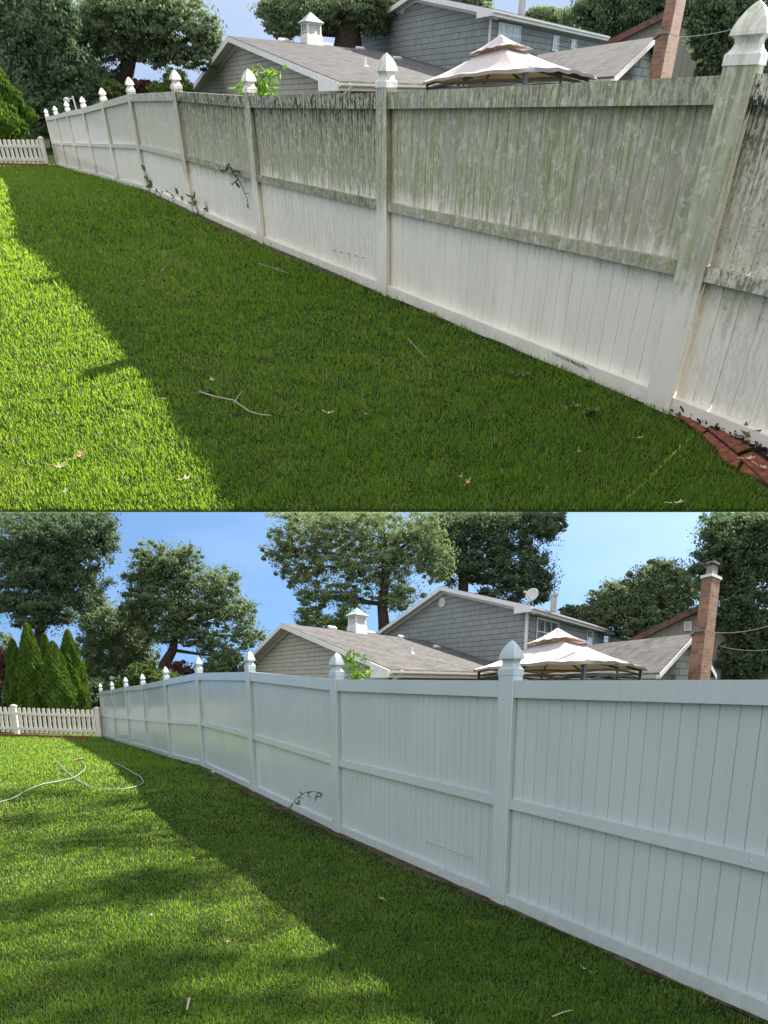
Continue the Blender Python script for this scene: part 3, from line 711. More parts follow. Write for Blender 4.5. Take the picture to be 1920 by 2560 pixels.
    c = W.on(*P['pipe'], near, nR); m = MB(); rp = P['piper']; m.tube([c + kz * -.02, c + kz * .06], [rp * 2.6, rp * 1.1], 10); m.tube([c + kz * .05, c + kz * P['pipeh']], rp, 10); m.build(W, 'vent_pipe', M['paint'], h)
    cu = W.onv(*P['cup'], ap, ur); cu = V3(cu[0], cu[1], ap[2]); s, hh = P['cups']; ea, eb = ur * s * .62 * sg ** .5, -ug * s * .62 * sg ** .3
    cupring = lambda k, z: [cu + ea * k * a + eb * k * b + kz * z for a, b in ((-1, -1), (1, -1), (1, 1), (-1, 1))]
    m = MB(); m.loft([cupring(1.08, -hh * .28), cupring(1.08, hh * .22)]); m.loft([cupring(1.0, hh * .22), cupring(1.0, hh * .28)]); cb = m.build(W, 'cupola', M['paint'], h)
    m = MB()
    for a, b in ((-1, -1), (1, -1), (1, 1), (-1, 1)):
        m.box(cu + ea * a * .95 + eb * b * .95 - (ea * np.sign(a) + eb * np.sign(b)) * .0 + kz * hh * .28, -ea * a * .22, -eb * b * .22, kz * hh * .36)
    m.loft([cupring(1.02, hh * .60), cupring(1.02, hh * .66)]); m.build(W, 'corner_post', M['paint'], cb)
    m = MB()
    for k in range(6):
        z = hh * (.30 + .055 * k); m.loft([cupring(.88, z), cupring(.82, z + hh * .04)])
    m.build(W, 'louvre', M['paint'], cb)
    m = MB(); m.loft([cupring(1.22, hh * .64), cupring(1.24, hh * .67), cupring(.72, hh * .80), cupring(.36, hh * .91), cupring(.03, hh * 1.0)]); m.build(W, 'cupola_roof', M['copper'], cb)
    # the right-hand wing with its gable end toward the chimney
    a3, e3 = W.at(*P['w_apex']), W.at(*P['w_eave']); l3 = W.atz(*P['w_left'], a3[2])
    uw = nrm((l3 - a3) * V3(1, 1, 0)); Lw = np.linalg.norm((l3 - a3)[:2]) + P['w_ext']
    b3 = a3 * 2 - e3; b3[2] = e3[2]
    gd = nrm((a3 - e3) * V3(1, 1, 0)); out = nrm(np.cross(gd, Z)); out = out if out[1] < 0 else -out
    for c in (e3, b3):
        m = MB(); m.prism([a3, c, c + uw * Lw, a3 + uw * Lw], -kz * .1); q = c - a3; q = nrm(q - uw * np.dot(q, uw)); m.uv = []
        for f in m.f: m.uv.append([(float(np.dot(m.v[i], uw)), float(np.dot(m.v[i] - a3, q)) * -1) for i in f])
        m.build(W, 'roof', M['roof' + sfx], h)
        m = MB(); m.prism([a3 - kz * .03, c - kz * .03, c - kz * P['f3'], a3 - kz * P['f3']], -uw * .05); m.build(W, 'rake_board', M['paint'], h)
    ov = uw * P['w_over']
    we, wb, wa = e3 + ov + gd * .35 - kz * .08, b3 + ov - gd * .35 - kz * .08, a3 + ov - kz * .15
    m = MB(); m.poly([V3(we[0], we[1], base_z), V3(wb[0], wb[1], base_z), wb, wa, we], u=gd, uo=V3(0, 0, 0)); m.build(W, 'gable_wall', M['clap' + sfx], h)
    m = MB(); m.poly([V3(we[0], we[1], base_z), V3(*(we + uw * Lw)[:2], base_z), we + uw * Lw, we], u=uw, uo=V3(0, 0, 0)); m.build(W, 'side_wall', M['cream'], h)
    m = MB(); lo = nrm(np.cross(uw, Z)); lo = lo if lo[0] < 0 else -lo
    m.prism([e3 - kz * .06, e3 - kz * .06 + lo * .12, e3 - kz * .17 + lo * .09, e3 - kz * .17], uw * Lw); m.build(W, 'gutter', M['cream'], h)
    # chimney: wide lower stack, sloped stone shoulder, narrow upper stack, slab and cap
    c0 = W.at(*P['ch_base']); cl = W.onv(*P['ch_left'], c0, uw); crr = W.onv(*P['ch_right'], c0, gd)
    la, lb = uw * np.dot(cl - c0, uw), gd * np.dot(crr - c0, gd)
    zs = W.onv(*P['ch_sh'], c0, Z * 0 + V3(1, 0, 0))[2] if False else None
    def zat(px, p0):                                        # height where a pixel row meets the vertical through p0
        lo_, hi_ = -3., 40.
        for _ in range(50):
            mid = (lo_ + hi_) / 2
            if W.pix(V3(p0[0], p0[1], mid))[1] > px: lo_ = mid
            else: hi_ = mid
        return lo_
    z1, z2, z3 = zat(P['ch_y'][0], c0), zat(P['ch_y'][1], c0), zat(P['ch_y'][2], c0)
    B0 = V3(c0[0], c0[1], base_z)
    m = MB(); m.box(B0, la, lb, kz * (z1 - base_z)); ch = m.build(W, 'chimney', M['brick' + sfx], h)
    k = P['ch_up']
    top = z3 if z3 < 30 else z2 + 3
    m = MB(); m.box(V3(c0[0], c0[1], z1 - .02) + lb * .08, la * k, lb * .84, kz * (top - z1)); m.build(W, 'upper_stack', M['brick' + sfx], ch)
    m = MB(); zt = z2
    q = V3(c0[0], c0[1], 0) - lb * .08
    m.prism([q + la * (k - .02) + kz * zt, q + la * 1.14 + kz * (z1 - .02), q + la * 1.14 + kz * (z1 - .10), q + la * (k - .02) + kz * (z1 - .02)], lb * 1.16); m.prism([q - la * .06 + kz * z1, q + la * k + kz * zt, q + la * k + kz * z1], lb * .07)
    m.build(W, 'chimney_shoulder', M['slate'], ch)
    m = MB(); q = V3(c0[0], c0[1], top) + lb * .0 - la * .05; m.box(q, la * (k + .10), lb * 1.02, kz * .08); q2 = V3(c0[0], c0[1], top + .12) + lb * .25 + la * k * .2
    m.build(W, 'chimney_slab', M['paint'], ch)
    m = MB(); m.box(q2, la * k * .6, lb * .5, kz * .22); m.box(q2 - la * .06 - lb * .05 + kz * .30, la * (k * .6 + .12), lb * .62, kz * .04)
    for a, b in ((.1, .1), (.9, .1), (.9, .9), (.1, .9)): m.box(q2 + la * k * .56 * a + lb * .46 * b + kz * .22, la * .03, lb * .04, kz * .09)
    m.build(W, 'chimney_cap', M['slate'], ch)
    return dict(h=h, ap2=ap2, near2=near2, ur=ur, ug=ug, nG=nG)
def inward(u): return np.cross(Z, u)
M['soffit'] = plain('soffit_vinyl', (.60, .59, .52), .6, .04, 3)
M['galvlight'] = plain('pale_metal', (.55, .55, .54), .5, .1, 4)
M['slate'] = plain('stone_shoulder', (.22, .20, .18), .85, .25, 4)
HB = house(B, 'B', dict(ug=0, ur=1960, near=(975, 1672, 26), apex=(703, 1558), left=(590, 1675), ridge=(1055, 1599), near2=(1330, 1514), apex2=(1102, 1465), left2=(940, 1582), sg=1.4,
    f1=.22, f2=.26, side_low=M['brickB'], side_tall=M['shakeB'], eend=(1597, 1587), spout=(1000, 1677), win=[(1341, 1542, 1396, 1612), (1467, 1574, 1482, 1612), (1508, 1584, 1522, 1607)],
    vent=(1106, 1506), ventr=.30, ventu=1.25, rv=[(831, 1572), (928, 1584), (1004, 1594), (1092, 1619)], rvs=.75, pipe=(1030, 1633), piper=.05, pipeh=.27, cup=(893, 1583), cups=(.80, 1.30),
    w_apex=(1738, 1584, 24), w_eave=(1649, 1681, 21.5), w_left=(1484, 1611), w_ext=3.5, f3=.18, w_over=.45,
    ch_base=(1751, 1690, 21.8), ch_left=(1720, 1690), ch_right=(1776, 1690), ch_y=(1578, 1562, 1440), ch_sh=(1760, 1570), ch_up=.80, label='grey shingled house with cupola and brick chimney behind the clean fence'))
HA = house(A, 'A', dict(ug=60, ur=2200, near=(846, 202, 47), apex=(569, 89), left=(472, 227), ridge=(961, 125), near2=(1232, 21), apex2=(1027, -19), left2=(838, 112), sg=2.4,
    f1=.26, f2=.28, side_low=M['brickA'], side_tall=M['shakeA'], eend=(1522, 97), spout=(872, 209), win=[(1246, 55, 1303, 110), (1383, 88, 1398, 128), (1428, 97, 1442, 122)],
    vent=(1006, 19), ventr=.34, ventu=1.9, rv=[(710, 103), (819, 114), (901, 123), (994, 148)], rvs=1.5, pipe=(914, 166), piper=.08, pipeh=.35, cup=(780, 111), cups=(1.15, 1.5),
    w_apex=(1638, 92, 42), w_eave=(1536, 190, 37), w_left=(1420, 125), w_ext=5, f3=.2, w_over=.7,
    ch_base=(1652, 193, 38), ch_left=(1621, 194), ch_right=(1679, 193), ch_y=(83, 66, -30), ch_sh=(1680, 70), ch_up=.80, label='grey shingled house with cupola and brick chimney behind the green-stained fence'))
# satellite dish on the tall roof, flue pipe behind it
def dish():
    ap2, n2 = HB['ap2'], HB['near2']; ur = HB['ur']
    c = B.on(1303, 1478, ap2, HB['nG']) + ur * 2; t = thing(B, 'satellite_dish', c - V3(0, 0, .6), 'pale satellite dish standing on the tall grey roof', 'satellite dish')
    ax = nrm(V3(-.55, -.75, .25)); a = nrm(np.cross(ax, Z)) * .8; b = np.cross(a, ax); m = MB(); N = 18
    m.loft([[c + (a * math.cos(2 * math.pi * i / N) * 1.1 + b * math.sin(2 * math.pi * i / N)) * r + ax * d for i in range(N)] for r, d in ((.03, -.02), (.2, .01), (.35, .05), (.44, .10), (.45, .09), (.2, -.01), (.03, -.05))])
    m.build(B, 'reflector', M['galvlight'], t, smooth=True)
    m = MB(); m.tube([c - V3(0, 0, .75) + ur * .2, c - V3(0, 0, .2), c - ax * .05], .04, 8); m.build(B, 'mast', M['galv'], t)
    m = MB(); m.tube([c - b * .45, c + ax * .5 + a * .25], .025, 6); m.tube([c + ax * .5 + a * .2 , c + ax * .5 + a * .38], .06, 8); m.build(B, 'feed_arm', M['galv'], t)
dish()
def flue(W, x, y0, y1, Y, r, label):
    p0, p1 = W.at(x, y1, Y), W.at(x, y0, Y); p1[:2] = p0[:2]; t = thing(W, 'flue_pipe', p0, label, 'flue'); m = MB(); m.tube([p0, p1], r, 12); m.build(W, 'pipe', M['galv'], t)
    m = MB(); m.tube([p1, p1 + V3(0, 0, .12)], r * 1.35, 12); m.build(W, 'cap', M['galv'], t)
flue(B, 1383, 1490, 1530, 42, .18, 'metal flue pipe rising behind the tall roof')
flue(A, 1304, -10, 36, 84, .28, 'metal flue pipe rising above the long eave')

# ---------------------------------------------------------------- brick neighbour beyond the chimney
def brickhouse(W, sfx, P, label):
    a = W.at(*P['apex']); back = nrm(nrm(a * V3(1, 1, 0)) + V3(P['tw'], 0, 0)); u = nrm(np.cross(back, Z)); l = W.on(*P['left'], a, back); bz = -4
    r = a * 2 - l; r[2] = l[2]
    t = thing(W, 'brick_house', V3(a[0], a[1], bz), label, 'house')
    m = MB(); m.poly([V3(l[0], l[1], bz), V3(r[0], r[1], bz), r, a, l], u=u); m.build(W, 'gable_wall', M['board'], t)
    for c in (l, r):
        o = (c - a) * 1.06
        m = MB(); m.prism([a - back * .5 + Z * .12, a + o - back * .5 + Z * .12, a + o + back * 9 + Z * .12, a + back * 9 + Z * .12], -Z * .28); m.build(W, 'roof', M['brownroof'], t)
    if 'vent' in P:
        x0, y0, x1, y1 = P['vent']; n = np.cross(u, Z); q = [W.on(x, y, a, n) - back * .05 for x, y in ((x0, y1), (x1, y1), (x1, y0), (x0, y0))]
        m = MB(); m.prism(q, -back * .06); v = m.build(W, 'gable_vent', M['paint'], t)
        c = sum(q) / 4; m = MB(); m.prism([c + (p - c) * .72 - back * .062 for p in q], -back * .02); m.build(W, 'louvre', M['galv'], v)
    c0, c1 = W.at(*P['b0']), W.at(*P['b1']); m = MB(); up = V3(0, 0, P['bh'])
    m.box(V3(c0[0], c0[1], bz), (c1 - c0) * V3(1, 1, 0), back * 4, up - V3(0, 0, bz)); m.build(W, 'brick_wall', M['darkbrick' + sfx], t)
    d = (c1 - c0) * V3(1, 1, 0); m = MB(); m.box(V3(c0[0], c0[1], bz) - d * .06 - back * .05, d * .08, back * .2, up - V3(0, 0, bz)); m.build(W, 'corner_board', M['board'], t)
    if 'door' in P:
        q0, q1 = W.at(*P['door'][0]), W.at(*P['door'][1]); m = MB(); m.box(q0 - Z * .5, (q1 - q0) * V3(1, 1, 0), back * .05, V3(0, 0, P['door'][2])); m.build(W, 'corner_trim', M['paint'], t)
brickhouse(B, 'B', dict(apex=(1768, 1512, 36), left=(1588, 1599), tw=.05, vent=(1710, 1554, 1729, 1577), b0=(1786, 1700, 36.2), b1=(1845, 1700, 37), bh=2.6), 'dark brick house with beige gable behind the clean yard chimney')
brickhouse(A, 'A', dict(apex=(1700, 18, 66), left=(1515, 112), tw=.05, b0=(1700, 200, 66.2), b1=(1775, 200, 70), bh=4.0), 'dark brick house with beige gable behind the chimney of the stained-fence yard')

# ---------------------------------------------------------------- gazebos
def gazebo(W, P, label):
    zb = P['z']; f, l, r = W.atz(*P['front'], zb), W.atz(*P['left'], zb), W.atz(*P['right'], zb); bk = l + r - f
    ce = (f + l + r + bk) / 4; gz = float(W.z(ce[1])) - .15
    Hc = W.at(*P['apex'], ce[1])[2]; t = thing(W, 'gazebo', V3(ce[0], ce[1], gz), label, 'gazebo')
    cor = [f, r, bk, l]; k1 = .24
    z2 = P['z2'] if 'z2' in P else zb + (Hc - zb) * .62
    up = [ce + (c - ce) * k1 for c in cor]; up = [V3(c[0], c[1], z2) for c in up]
    N = 14
    def cloth(lows, ups, sag, drape, name, par, val=0):
        vs, fs = [], []
        for s in range(4):
            a, b = lows[s], lows[(s + 1) % 4]; c, d = ups[s], ups[(s + 1) % 4]; base = len(vs)
            for j in range(N + 1):
                v = j / N
                for i in range(N + 1):
                    u = i / N
                    p = (a * (1 - u) + b * u) * (1 - v) + (c * (1 - u) + d * u) * v
                    n = math.sin(math.pi * u); belly = math.sin(math.pi * v)
                    p = p - Z * (drape * belly * 4 * u * (1 - u) * .6 + .5 * drape * belly) + Z * sag * n * (1 - v) ** 2
                    p = p + Z * .012 * math.sin(u * 23 + v * 7 + s) * (1 - v) * n
                    vs.append(p)
            for j in range(N):
                for i in range(N):
                    q = base + j * (N + 1) + i; fs.append((q, q + 1, q + N + 2, q + N + 1))
            if val:
                b2 = len(vs)
                for i in range(N + 1):
                    q = vs[base + i]; vs.append(q - Z * val * (1 + .12 * math.sin(i * 2.1)) + (q - ce) * V3(1, 1, 0) * .004)
                for i in range(N): fs.append((base + i, base + i + 1, b2 + i + 1, b2 + i))
        m = MB(); m.v = vs; m.f = fs; m.uv = [[(0, 0)] * len(q) for q in fs]
        o = m.build(W, name, M['canopy'], par, smooth=True)
        sd = o.modifiers.new('s', 'SOLIDIFY'); sd.thickness = .012
        return o
    can = cloth(cor, up, P['sag'], P['drape'], 'canopy', t, .05)
    k2 = .36; z3 = z2 + (Hc - z2) * P['tier']; lo2 = [ce + (c - ce) * k2 for c in cor]; lo2 = [V3(c[0], c[1], z3 - .02) for c in lo2]
    tip = [V3(*(ce + (c - ce) * .012)[:2], Hc) for c in cor]
    cloth(lo2, tip, .02, .05, 'top_canopy', t, .05 * P['tier'] * 2)
    # legs, eave beams and curved braces
    ins = [ce + (c - ce) * .93 for c in cor]; r0 = P['r']
    for c in ins:
        m = MB(); a = nrm((ins[1] - ins[0])) * r0; b = nrm((ins[3] - ins[0])) * r0
        m.box(V3(c[0], c[1], gz) - a - b, a * 2, b * 2, V3(0, 0, zb - .03 - gz)); m.build(W, 'leg', M['darkmetal'], t)
    for i in range(4):
        a, b = ins[i], ins[(i + 1) % 4]; m = MB()
        for dz, arc in ((-.07, .05), (-.14, .05), (-.22, .12)):
            m.tube([a * (1 - u) + b * u + Z * (dz - .06 + arc * 4 * u * (1 - u)) for u in np.linspace(0, 1, 13)], r0 * .28, 6)
        m.build(W, 'eave_beam', M['darkmetal'], t)
        m = MB(); m.tube([a - Z * .05, ce * V3(1, 1, 0) * .76 + a * V3(1, 1, 0) * .24 + Z * (z2 - .16)], r0 * .35, 6); m.build(W, 'rafter', M['darkmetal'], t)
        mid = (a + b) / 2; m = MB(); m.tube([mid + Z * (-.30), mid - Z * .04, ce * V3(1, 1, 0) * .5 + mid * V3(1, 1, 0) * .5 + Z * (zb + (z2 - zb) * .30)], r0 * .32, 6); m.build(W, 'brace', M['darkmetal'], t)
gazebo(B, dict(z=.27, front=(1469, 1651), left=(1184, 1674), right=(1619, 1670), apex=(1414, 1571), sag=.04, drape=.07, tier=.12, r=.06), 'pale canopy gazebo with brown posts behind the clean fence')
gazebo(A, dict(z=.35, front=(1324, 169), left=(1057, 205), right=(1491, 190), apex=(1286, 87), sag=.04, drape=.07, tier=.12, r=.09), 'pale canopy gazebo with brown posts behind the green-stained fence')

# ---------------------------------------------------------------- trees
def leaf_quads(c, nrmdir, size, asp=.62):
    """random leaf-shaped quads at centres c"""
    n = len(c); a = rng.normal(size=(n, 3)); a /= np.linalg.norm(a, axis=1)[:, None]
    b = rng.normal(size=(n, 3)) + nrmdir; b -= (b * a).sum(1)[:, None] * a; b /= np.linalg.norm(b, axis=1)[:, None]
    s = (size * (.6 + .8 * rng.random(n)))[:, None]
    cr = np.cross(a, b)
    return np.stack([c - a * s, c + b * s * asp + cr * s * .15, c + a * s, c - b * s * asp + cr * s * .15], 1)
def tree(W, name, label, cat, Y, blobs, leaf, mat, trunk=None, tr=.3, n=9000, bark='bark', group=None, limbs=True, clump=.30, depth=1.0, sub=26, twigs=3, gap=.0, keep=None, tz=0.0, spread=.45):
    lx, lz = W.lat(Y), W.ver(Y)
    cs = []; area = sum(b[2] * b[3] for b in blobs)
    for b in blobs:
        x, y, rx, ry = b[:4]; dy = b[4] if len(b) > 4 else 0
        c = W.at(x, y, Y + dy); cs.append((c, rx * W.lat(Y + dy), ry * W.ver(Y + dy), rx * ry / area))
    tp = [W.at(x, y, Y + tz) for x, y in (trunk or [(blobs[0][0], blobs[0][1] + blobs[0][3] * 1.6), (blobs[0][0], blobs[0][1])])]
    g = float(W.z(min(Y, 50))); t = thing(W, name, V3(tp[0][0], tp[0][1], g), label, cat, group)
    # trunk reaches the ground
    root = tp[0].copy(); 
    if root[2] > g: tp = [V3(root[0] - (tp[1][0] - root[0]) * .1, root[1], g - .2)] + tp
    k = len(tp); m = MB(); rr = [tr * (1.25 - .75 * i / (k - 1)) for i in range(k)]
    m.tube(tp, rr, 9); br = m.build(W, 'trunk', M[bark], t, smooth=True)
    quads = []; lm = MB(); fork = tp[-1]
    for c, rx, rz, sh in cs:
        ry = rx * depth; nc = max(5, int(2.1 * sub * (sh * len(cs)) ** .6))
        d = rng.normal(size=(nc, 3)); d /= np.linalg.norm(d, axis=1)[:, None]; rad_ = rng.random(nc) ** .42
        cc = c + d * rad_[:, None] * np.array([rx, ry, rz]) * 1.06
        if limbs:
            j = int(np.argmin([np.linalg.norm(q - c) for q in tp])); s0 = tp[max(j, k // 2)]
            mid = s0 * .5 + c * .5 + V3(rng.normal(0, rx * .12), rng.normal(0, rx * .1), -rz * .12 + rng.normal(0, rz * .1))
            r0 = tr * .34
            if not (W is B and B.pix(c + (c - mid) * .4 + V3(0, 0, rz * .2))[1] < 1300): lm.tube([s0, mid, c, c + (c - mid) * .4 + V3(0, 0, rz * .2)], [r0, r0 * .62, r0 * .34, r0 * .1], 6, False)
            for q in cc[:: max(1, len(cc) // (twigs * 3))]:
                if W is B and B.pix(q)[1] < 1295: continue
                s1 = mid * .4 + c * .6; m2 = (s1 + q) / 2 + rng.normal(0, rx * .06, 3); lm.tube([s1, m2, q], [r0 * .3, r0 * .18, r0 * .06], 5, False)
        w_ = rng.random(nc) * .8 + .5; w_ /= w_.sum(); nl = int(n * 2.6 * sh)
        which = rng.choice(nc, nl, p=w_); rc = .84 * clump * (.6 + .6 * rng.random(nc))
        off = rng.normal(size=(nl, 3)); off /= np.maximum(np.linalg.norm(off, axis=1), 1e-6)[:, None]; off *= (rng.random(nl) ** .5)[:, None]
        # second level: small sprays inside each clump
        ns = 9; sp = rng.normal(size=(nc, ns, 3)); sp /= np.linalg.norm(sp, axis=2)[..., None]; sp *= (rng.random((nc, ns)) ** .5)[..., None]
        p = cc[which] + (sp[which, rng.integers(0, ns, nl)] * (1 - spread) + off * spread) * rc[which][:, None] * np.array([rx, ry, rz * .85]) * 1.25
        fill = rng.random(nl) < .20; nf = int(fill.sum()); dd = rng.normal(size=(nf, 3)); dd /= np.linalg.norm(dd, axis=1)[:, None]
        lum = 1.02 + .20 * np.sin(dd[:, 0] * 6 + dd[:, 2] * 5) + .12 * np.sin(dd[:, 0] * 13 - dd[:, 2] * 11 + dd[:, 1] * 9)
        p[fill] = c + dd * ((rng.random(nf) ** .40) * lum)[:, None] * np.array([rx, ry, rz]) * 1.04
        quads.append(leaf_quads(p, np.array([0, 0, .8]), np.full(nl, leaf * .52)))
    q = np.concatenate(quads)
    if keep is not None: q = q[keep(q)]
    if W is B:                         # the crown may not rise in front of the far slope
        px, py = B.pix(q); ok = ~((py < 1279) & (px > -80) & (px < 2000)).any(axis=1) | (name == 'shade_tree')
        if name != 'shade_tree': q = q[ok]
    if limbs and lm.v:
        lo = lm.build(W, 'limbs', M[bark], br, smooth=True)
    o = fastmesh(W, 'crown', q, 4, M[mat], parent=t); props(o)
    return t
def cut(o):
    pass
def cone(W, label, Y, x, ytop, ybase, rpx, n, leaf, group, mat='arbor'):
    """arborvitae: upright flattened sprays on a narrow cone"""
    lx, lz = W.lat(Y), W.ver(Y); top = W.at(x, ytop, Y); g = W.at(x, ybase, Y); H = top[2] - g[2]
    t = thing(W, 'arborvitae', g, label, 'tree', group)
    m = MB(); m.tube([g - Z * .4, g + Z * H * .8], [.12, .03], 7); m.build(W, 'trunk', M['bark'], t)
    u = rng.random(n); prof = (1 - u) ** .62 * np.clip((u + .10) / .32, .35, 1) ** .5 * 1.05
    prof = prof
    th = rng.random(n) * 2 * np.pi; lump = 1 + .12 * np.sin(th * 3 + u * 9 + x) + .13 * np.sin(th * 5 - u * 17 + x) + .15 * np.sin(th * 11 + u * 43) * np.sin(u * 29 + th * 4)
    R = rpx * lx * prof * lump * (1 - .30 * rng.random(n) ** 1.6)
    p = np.stack([g[0] + R * np.cos(th), g[1] + R * np.sin(th), g[2] + u * H], 1)
    a = np.stack([np.cos(th) * .45, np.sin(th) * .45, np.ones(n)], 1) + rng.normal(0, .28, (n, 3)); a /= np.linalg.norm(a, axis=1)[:, None]
    b = np.cross(a, np.stack([np.cos(th), np.sin(th), 0 * th], 1)) + rng.normal(0, .5, (n, 3)); b -= (a * b).sum(1)[:, None] * a; b /= np.linalg.norm(b, axis=1)[:, None]
    s = leaf * (.6 + .8 * rng.random(n))[:, None]
    q = np.stack([p - a * s, p + b * s * .55, p + a * s * 1.3, p - b * s * .55], 1)
    fastmesh(W, 'crown', q, 4, M[mat], parent=t)
    return t
gw = 'tall background trees'
# --- stained-fence yard
tree(A, 'oak_tree', 'spreading oak with leaning dark trunk behind the far end of the stained fence', 'tree', 78,
     [(250, 60, 75, 60), (345, 55, 90, 60), (440, 45, 85, 50), (515, 85, 45, 45), (210, 130, 50, 40, 3), (300, 125, 70, 40), (400, 130, 60, 38), (480, 140, 60, 32), (530, 120, 30, 30), (340, 10, 120, 40)],
     .17, 'oak', [(286, 250), (300, 205), (318, 172), (330, 130)], .75, 30000, clump=.26, sub=30)
tree(A, 'leafy_tree', 'dark dense tree at the left behind the ivory pickets', 'tree', 70,
     [(30, 60, 70, 90), (110, 90, 80, 90), (60, 190, 90, 80), (160, 190, 75, 80), (190, 90, 50, 60, 6), (230, 200, 60, 50, 6), (130, 270, 110, 60), (120, 10, 60, 40)],
     .17, 'darkoak', [(140, 330), (135, 230), (130, 130)], .5, 34000, clump=.32, sub=34)
tree(A, 'oak_tree', 'tall oak with thick forked trunk rising behind the low roof', 'tree', 92,
     [(700, 30, 60, 40), (780, 40, 70, 45), (720, 70, 50, 25), (950, 10, 70, 40), (930, 60, 45, 30), (830, 10, 110, 40), (1080, -10, 90, 35), (1170, 5, 60, 30)],
     .2, 'oak', [(868, 130), (872, 80), (880, 40), (886, -20)], 1.2, 24000, clump=.3, sub=26)
tree(A, 'leafy_tree', 'bluish-green tree crown above the far end of the tall eave', 'tree', 112,
     [(1470, 45, 60, 45), (1560, 40, 80, 55), (1640, 40, 60, 60), (1500, 10, 60, 30), (1600, 0, 90, 40)], .24, 'darkoak', None, .8, 20000, clump=.30)
tree(A, 'leafy_tree', 'small hazy tree peeking over the long eave beside the flue', 'tree', 118, [(1350, 35, 30, 18), (1385, 50, 40, 26)], .24, 'pale', None, .4, 4500, clump=.3)
tree(A, 'leafy_tree', 'dark tree with sunlit sprigs behind the nearest stained post', 'tree', 60,
     [(1790, 60, 70, 80), (1870, 60, 70, 90), (1800, 160, 48, 55), (1860, 170, 80, 50), (1768, 10, 55, 50), (1950, 100, 70, 110)], .17, 'darkoak', None, .5, 30000, clump=.34)
tree(A, 'bush', 'light green bush low behind the stained fence, left of the oak trunk', 'bush', 72, [(225, 215, 45, 22), (265, 225, 40, 24), (180, 225, 40, 20)], .16, 'lime', None, .1, 9000, limbs=False)
tree(A, 'bush', 'reddish shrub low behind the stained fence, right of the oak trunk', 'bush', 76, [(350, 225, 30, 25), (385, 228, 35, 22)], .16, 'redleaf', None, .1, 5000, limbs=False)
tree(A, 'bush', 'green bush between the oak and the house gable end', 'bush', 74, [(440, 205, 28, 32), (405, 225, 30, 18), (462, 222, 22, 20)], .16, 'lime', None, .1, 6000, limbs=False)
cone(A, 'large bright green arborvitae at the left edge behind the ivory pickets', 60, 4, 112, 345, 86, 42000, .085, None)
cone(A, 'lower bright green arborvitae in front of the larger one', 57.5, -20, 175, 345, 75, 20000, .08, None)
# --- clean-fence yard
tree(B, 'leafy_tree', 'huge dark tree filling the upper left corner of the clean yard', 'tree', 39,
     [(60, 1330, 120, 90), (190, 1340, 90, 80), (60, 1450, 110, 80), (180, 1430, 80, 80), (110, 1530, 110, 45), (255, 1320, 40, 60), (20, 1250, 120, 60), (180, 1250, 100, 60)],
     .125, 'darkoak', [(96, 1700), (98, 1600), (110, 1450)], .35, 46000, clump=.30, sub=34)
tree(B, 'leafy_tree', 'paler loose tree between the dark corner tree and the oak', 'tree', 46,
     [(270, 1560, 70, 60), (330, 1600, 60, 70), (240, 1640, 60, 60), (310, 1680, 60, 50), (230, 1530, 40, 40), (370, 1640, 30, 40)], .125, 'oak', [(290, 1760), (285, 1650)], .2, 20000, clump=.32)
tree(B, 'oak_tree', 'spreading oak with leaning trunk against open sky beyond the far end of the clean fence', 'tree', 42,
     [(400, 1400, 65, 45), (360, 1450, 50, 45), (450, 1440, 60, 50), (540, 1460, 60, 45), (400, 1500, 80, 45), (490, 1520, 80, 45), (580, 1530, 60, 40), (430, 1570, 70, 40), (520, 1600, 60, 32), (620, 1590, 45, 35), (340, 1540, 45, 40), (470, 1390, 35, 25), (560, 1640, 60, 25)],
     .115, 'oak', [(398, 1720), (412, 1660), (432, 1625), (440, 1560)], .36, 36000, clump=.26, sub=24)
tree(B, 'oak_tree', 'pale-leaved oak with dark forked trunk behind the low roof', 'tree', 60,
     [(770, 1330, 70, 55), (860, 1320, 75, 55), (960, 1330, 80, 60), (760, 1420, 60, 50), (850, 1410, 70, 50), (940, 1420, 80, 50), (1020, 1400, 60, 50), (790, 1490, 50, 38), (870, 1490, 60, 40), (1000, 1490, 60, 40), (1060, 1330, 60, 60), (1090, 1400, 50, 50), (700, 1380, 40, 50), (850, 1260, 160, 50)],
     .15, 'pale', [(962, 1640), (960, 1560), (955, 1510), (965, 1450), (960, 1400)], .50, 46000, bark='bark', clump=.27, sub=26)
tree(B, 'leafy_tree', 'dark glossy tree behind the tall grey gable', 'tree', 68,
     [(1160, 1320, 70, 55), (1250, 1310, 80, 60), (1340, 1320, 60, 50), (1140, 1410, 60, 50), (1230, 1410, 70, 50), (1320, 1420, 60, 50), (1350, 1460, 45, 45), (1270, 1480, 70, 40), (1100, 1330, 50, 60), (1240, 1250, 130, 50), (1385, 1300, 30, 35)],
     .19, 'darkoak', None, .5, 46000, clump=.30, sub=26)
tree(B, 'leafy_tree', 'dome-shaped green tree on the skyline left of the chimney', 'tree', 56,
     [(1620, 1470, 60, 50), (1540, 1500, 60, 45), (1690, 1480, 60, 55), (1500, 1540, 50, 40), (1590, 1550, 70, 45), (1680, 1560, 60, 45), (1660, 1430, 50, 30), (1480, 1560, 30, 25)],
     .17, 'oak', None, .4, 46000, clump=.26, sub=24)
tree(B, 'leafy_tree', 'small tree peeking over the far end of the tall eave', 'tree', 58, [(1425, 1528, 25, 15), (1450, 1545, 25, 18)], .15, 'oak', None, .2, 3500)
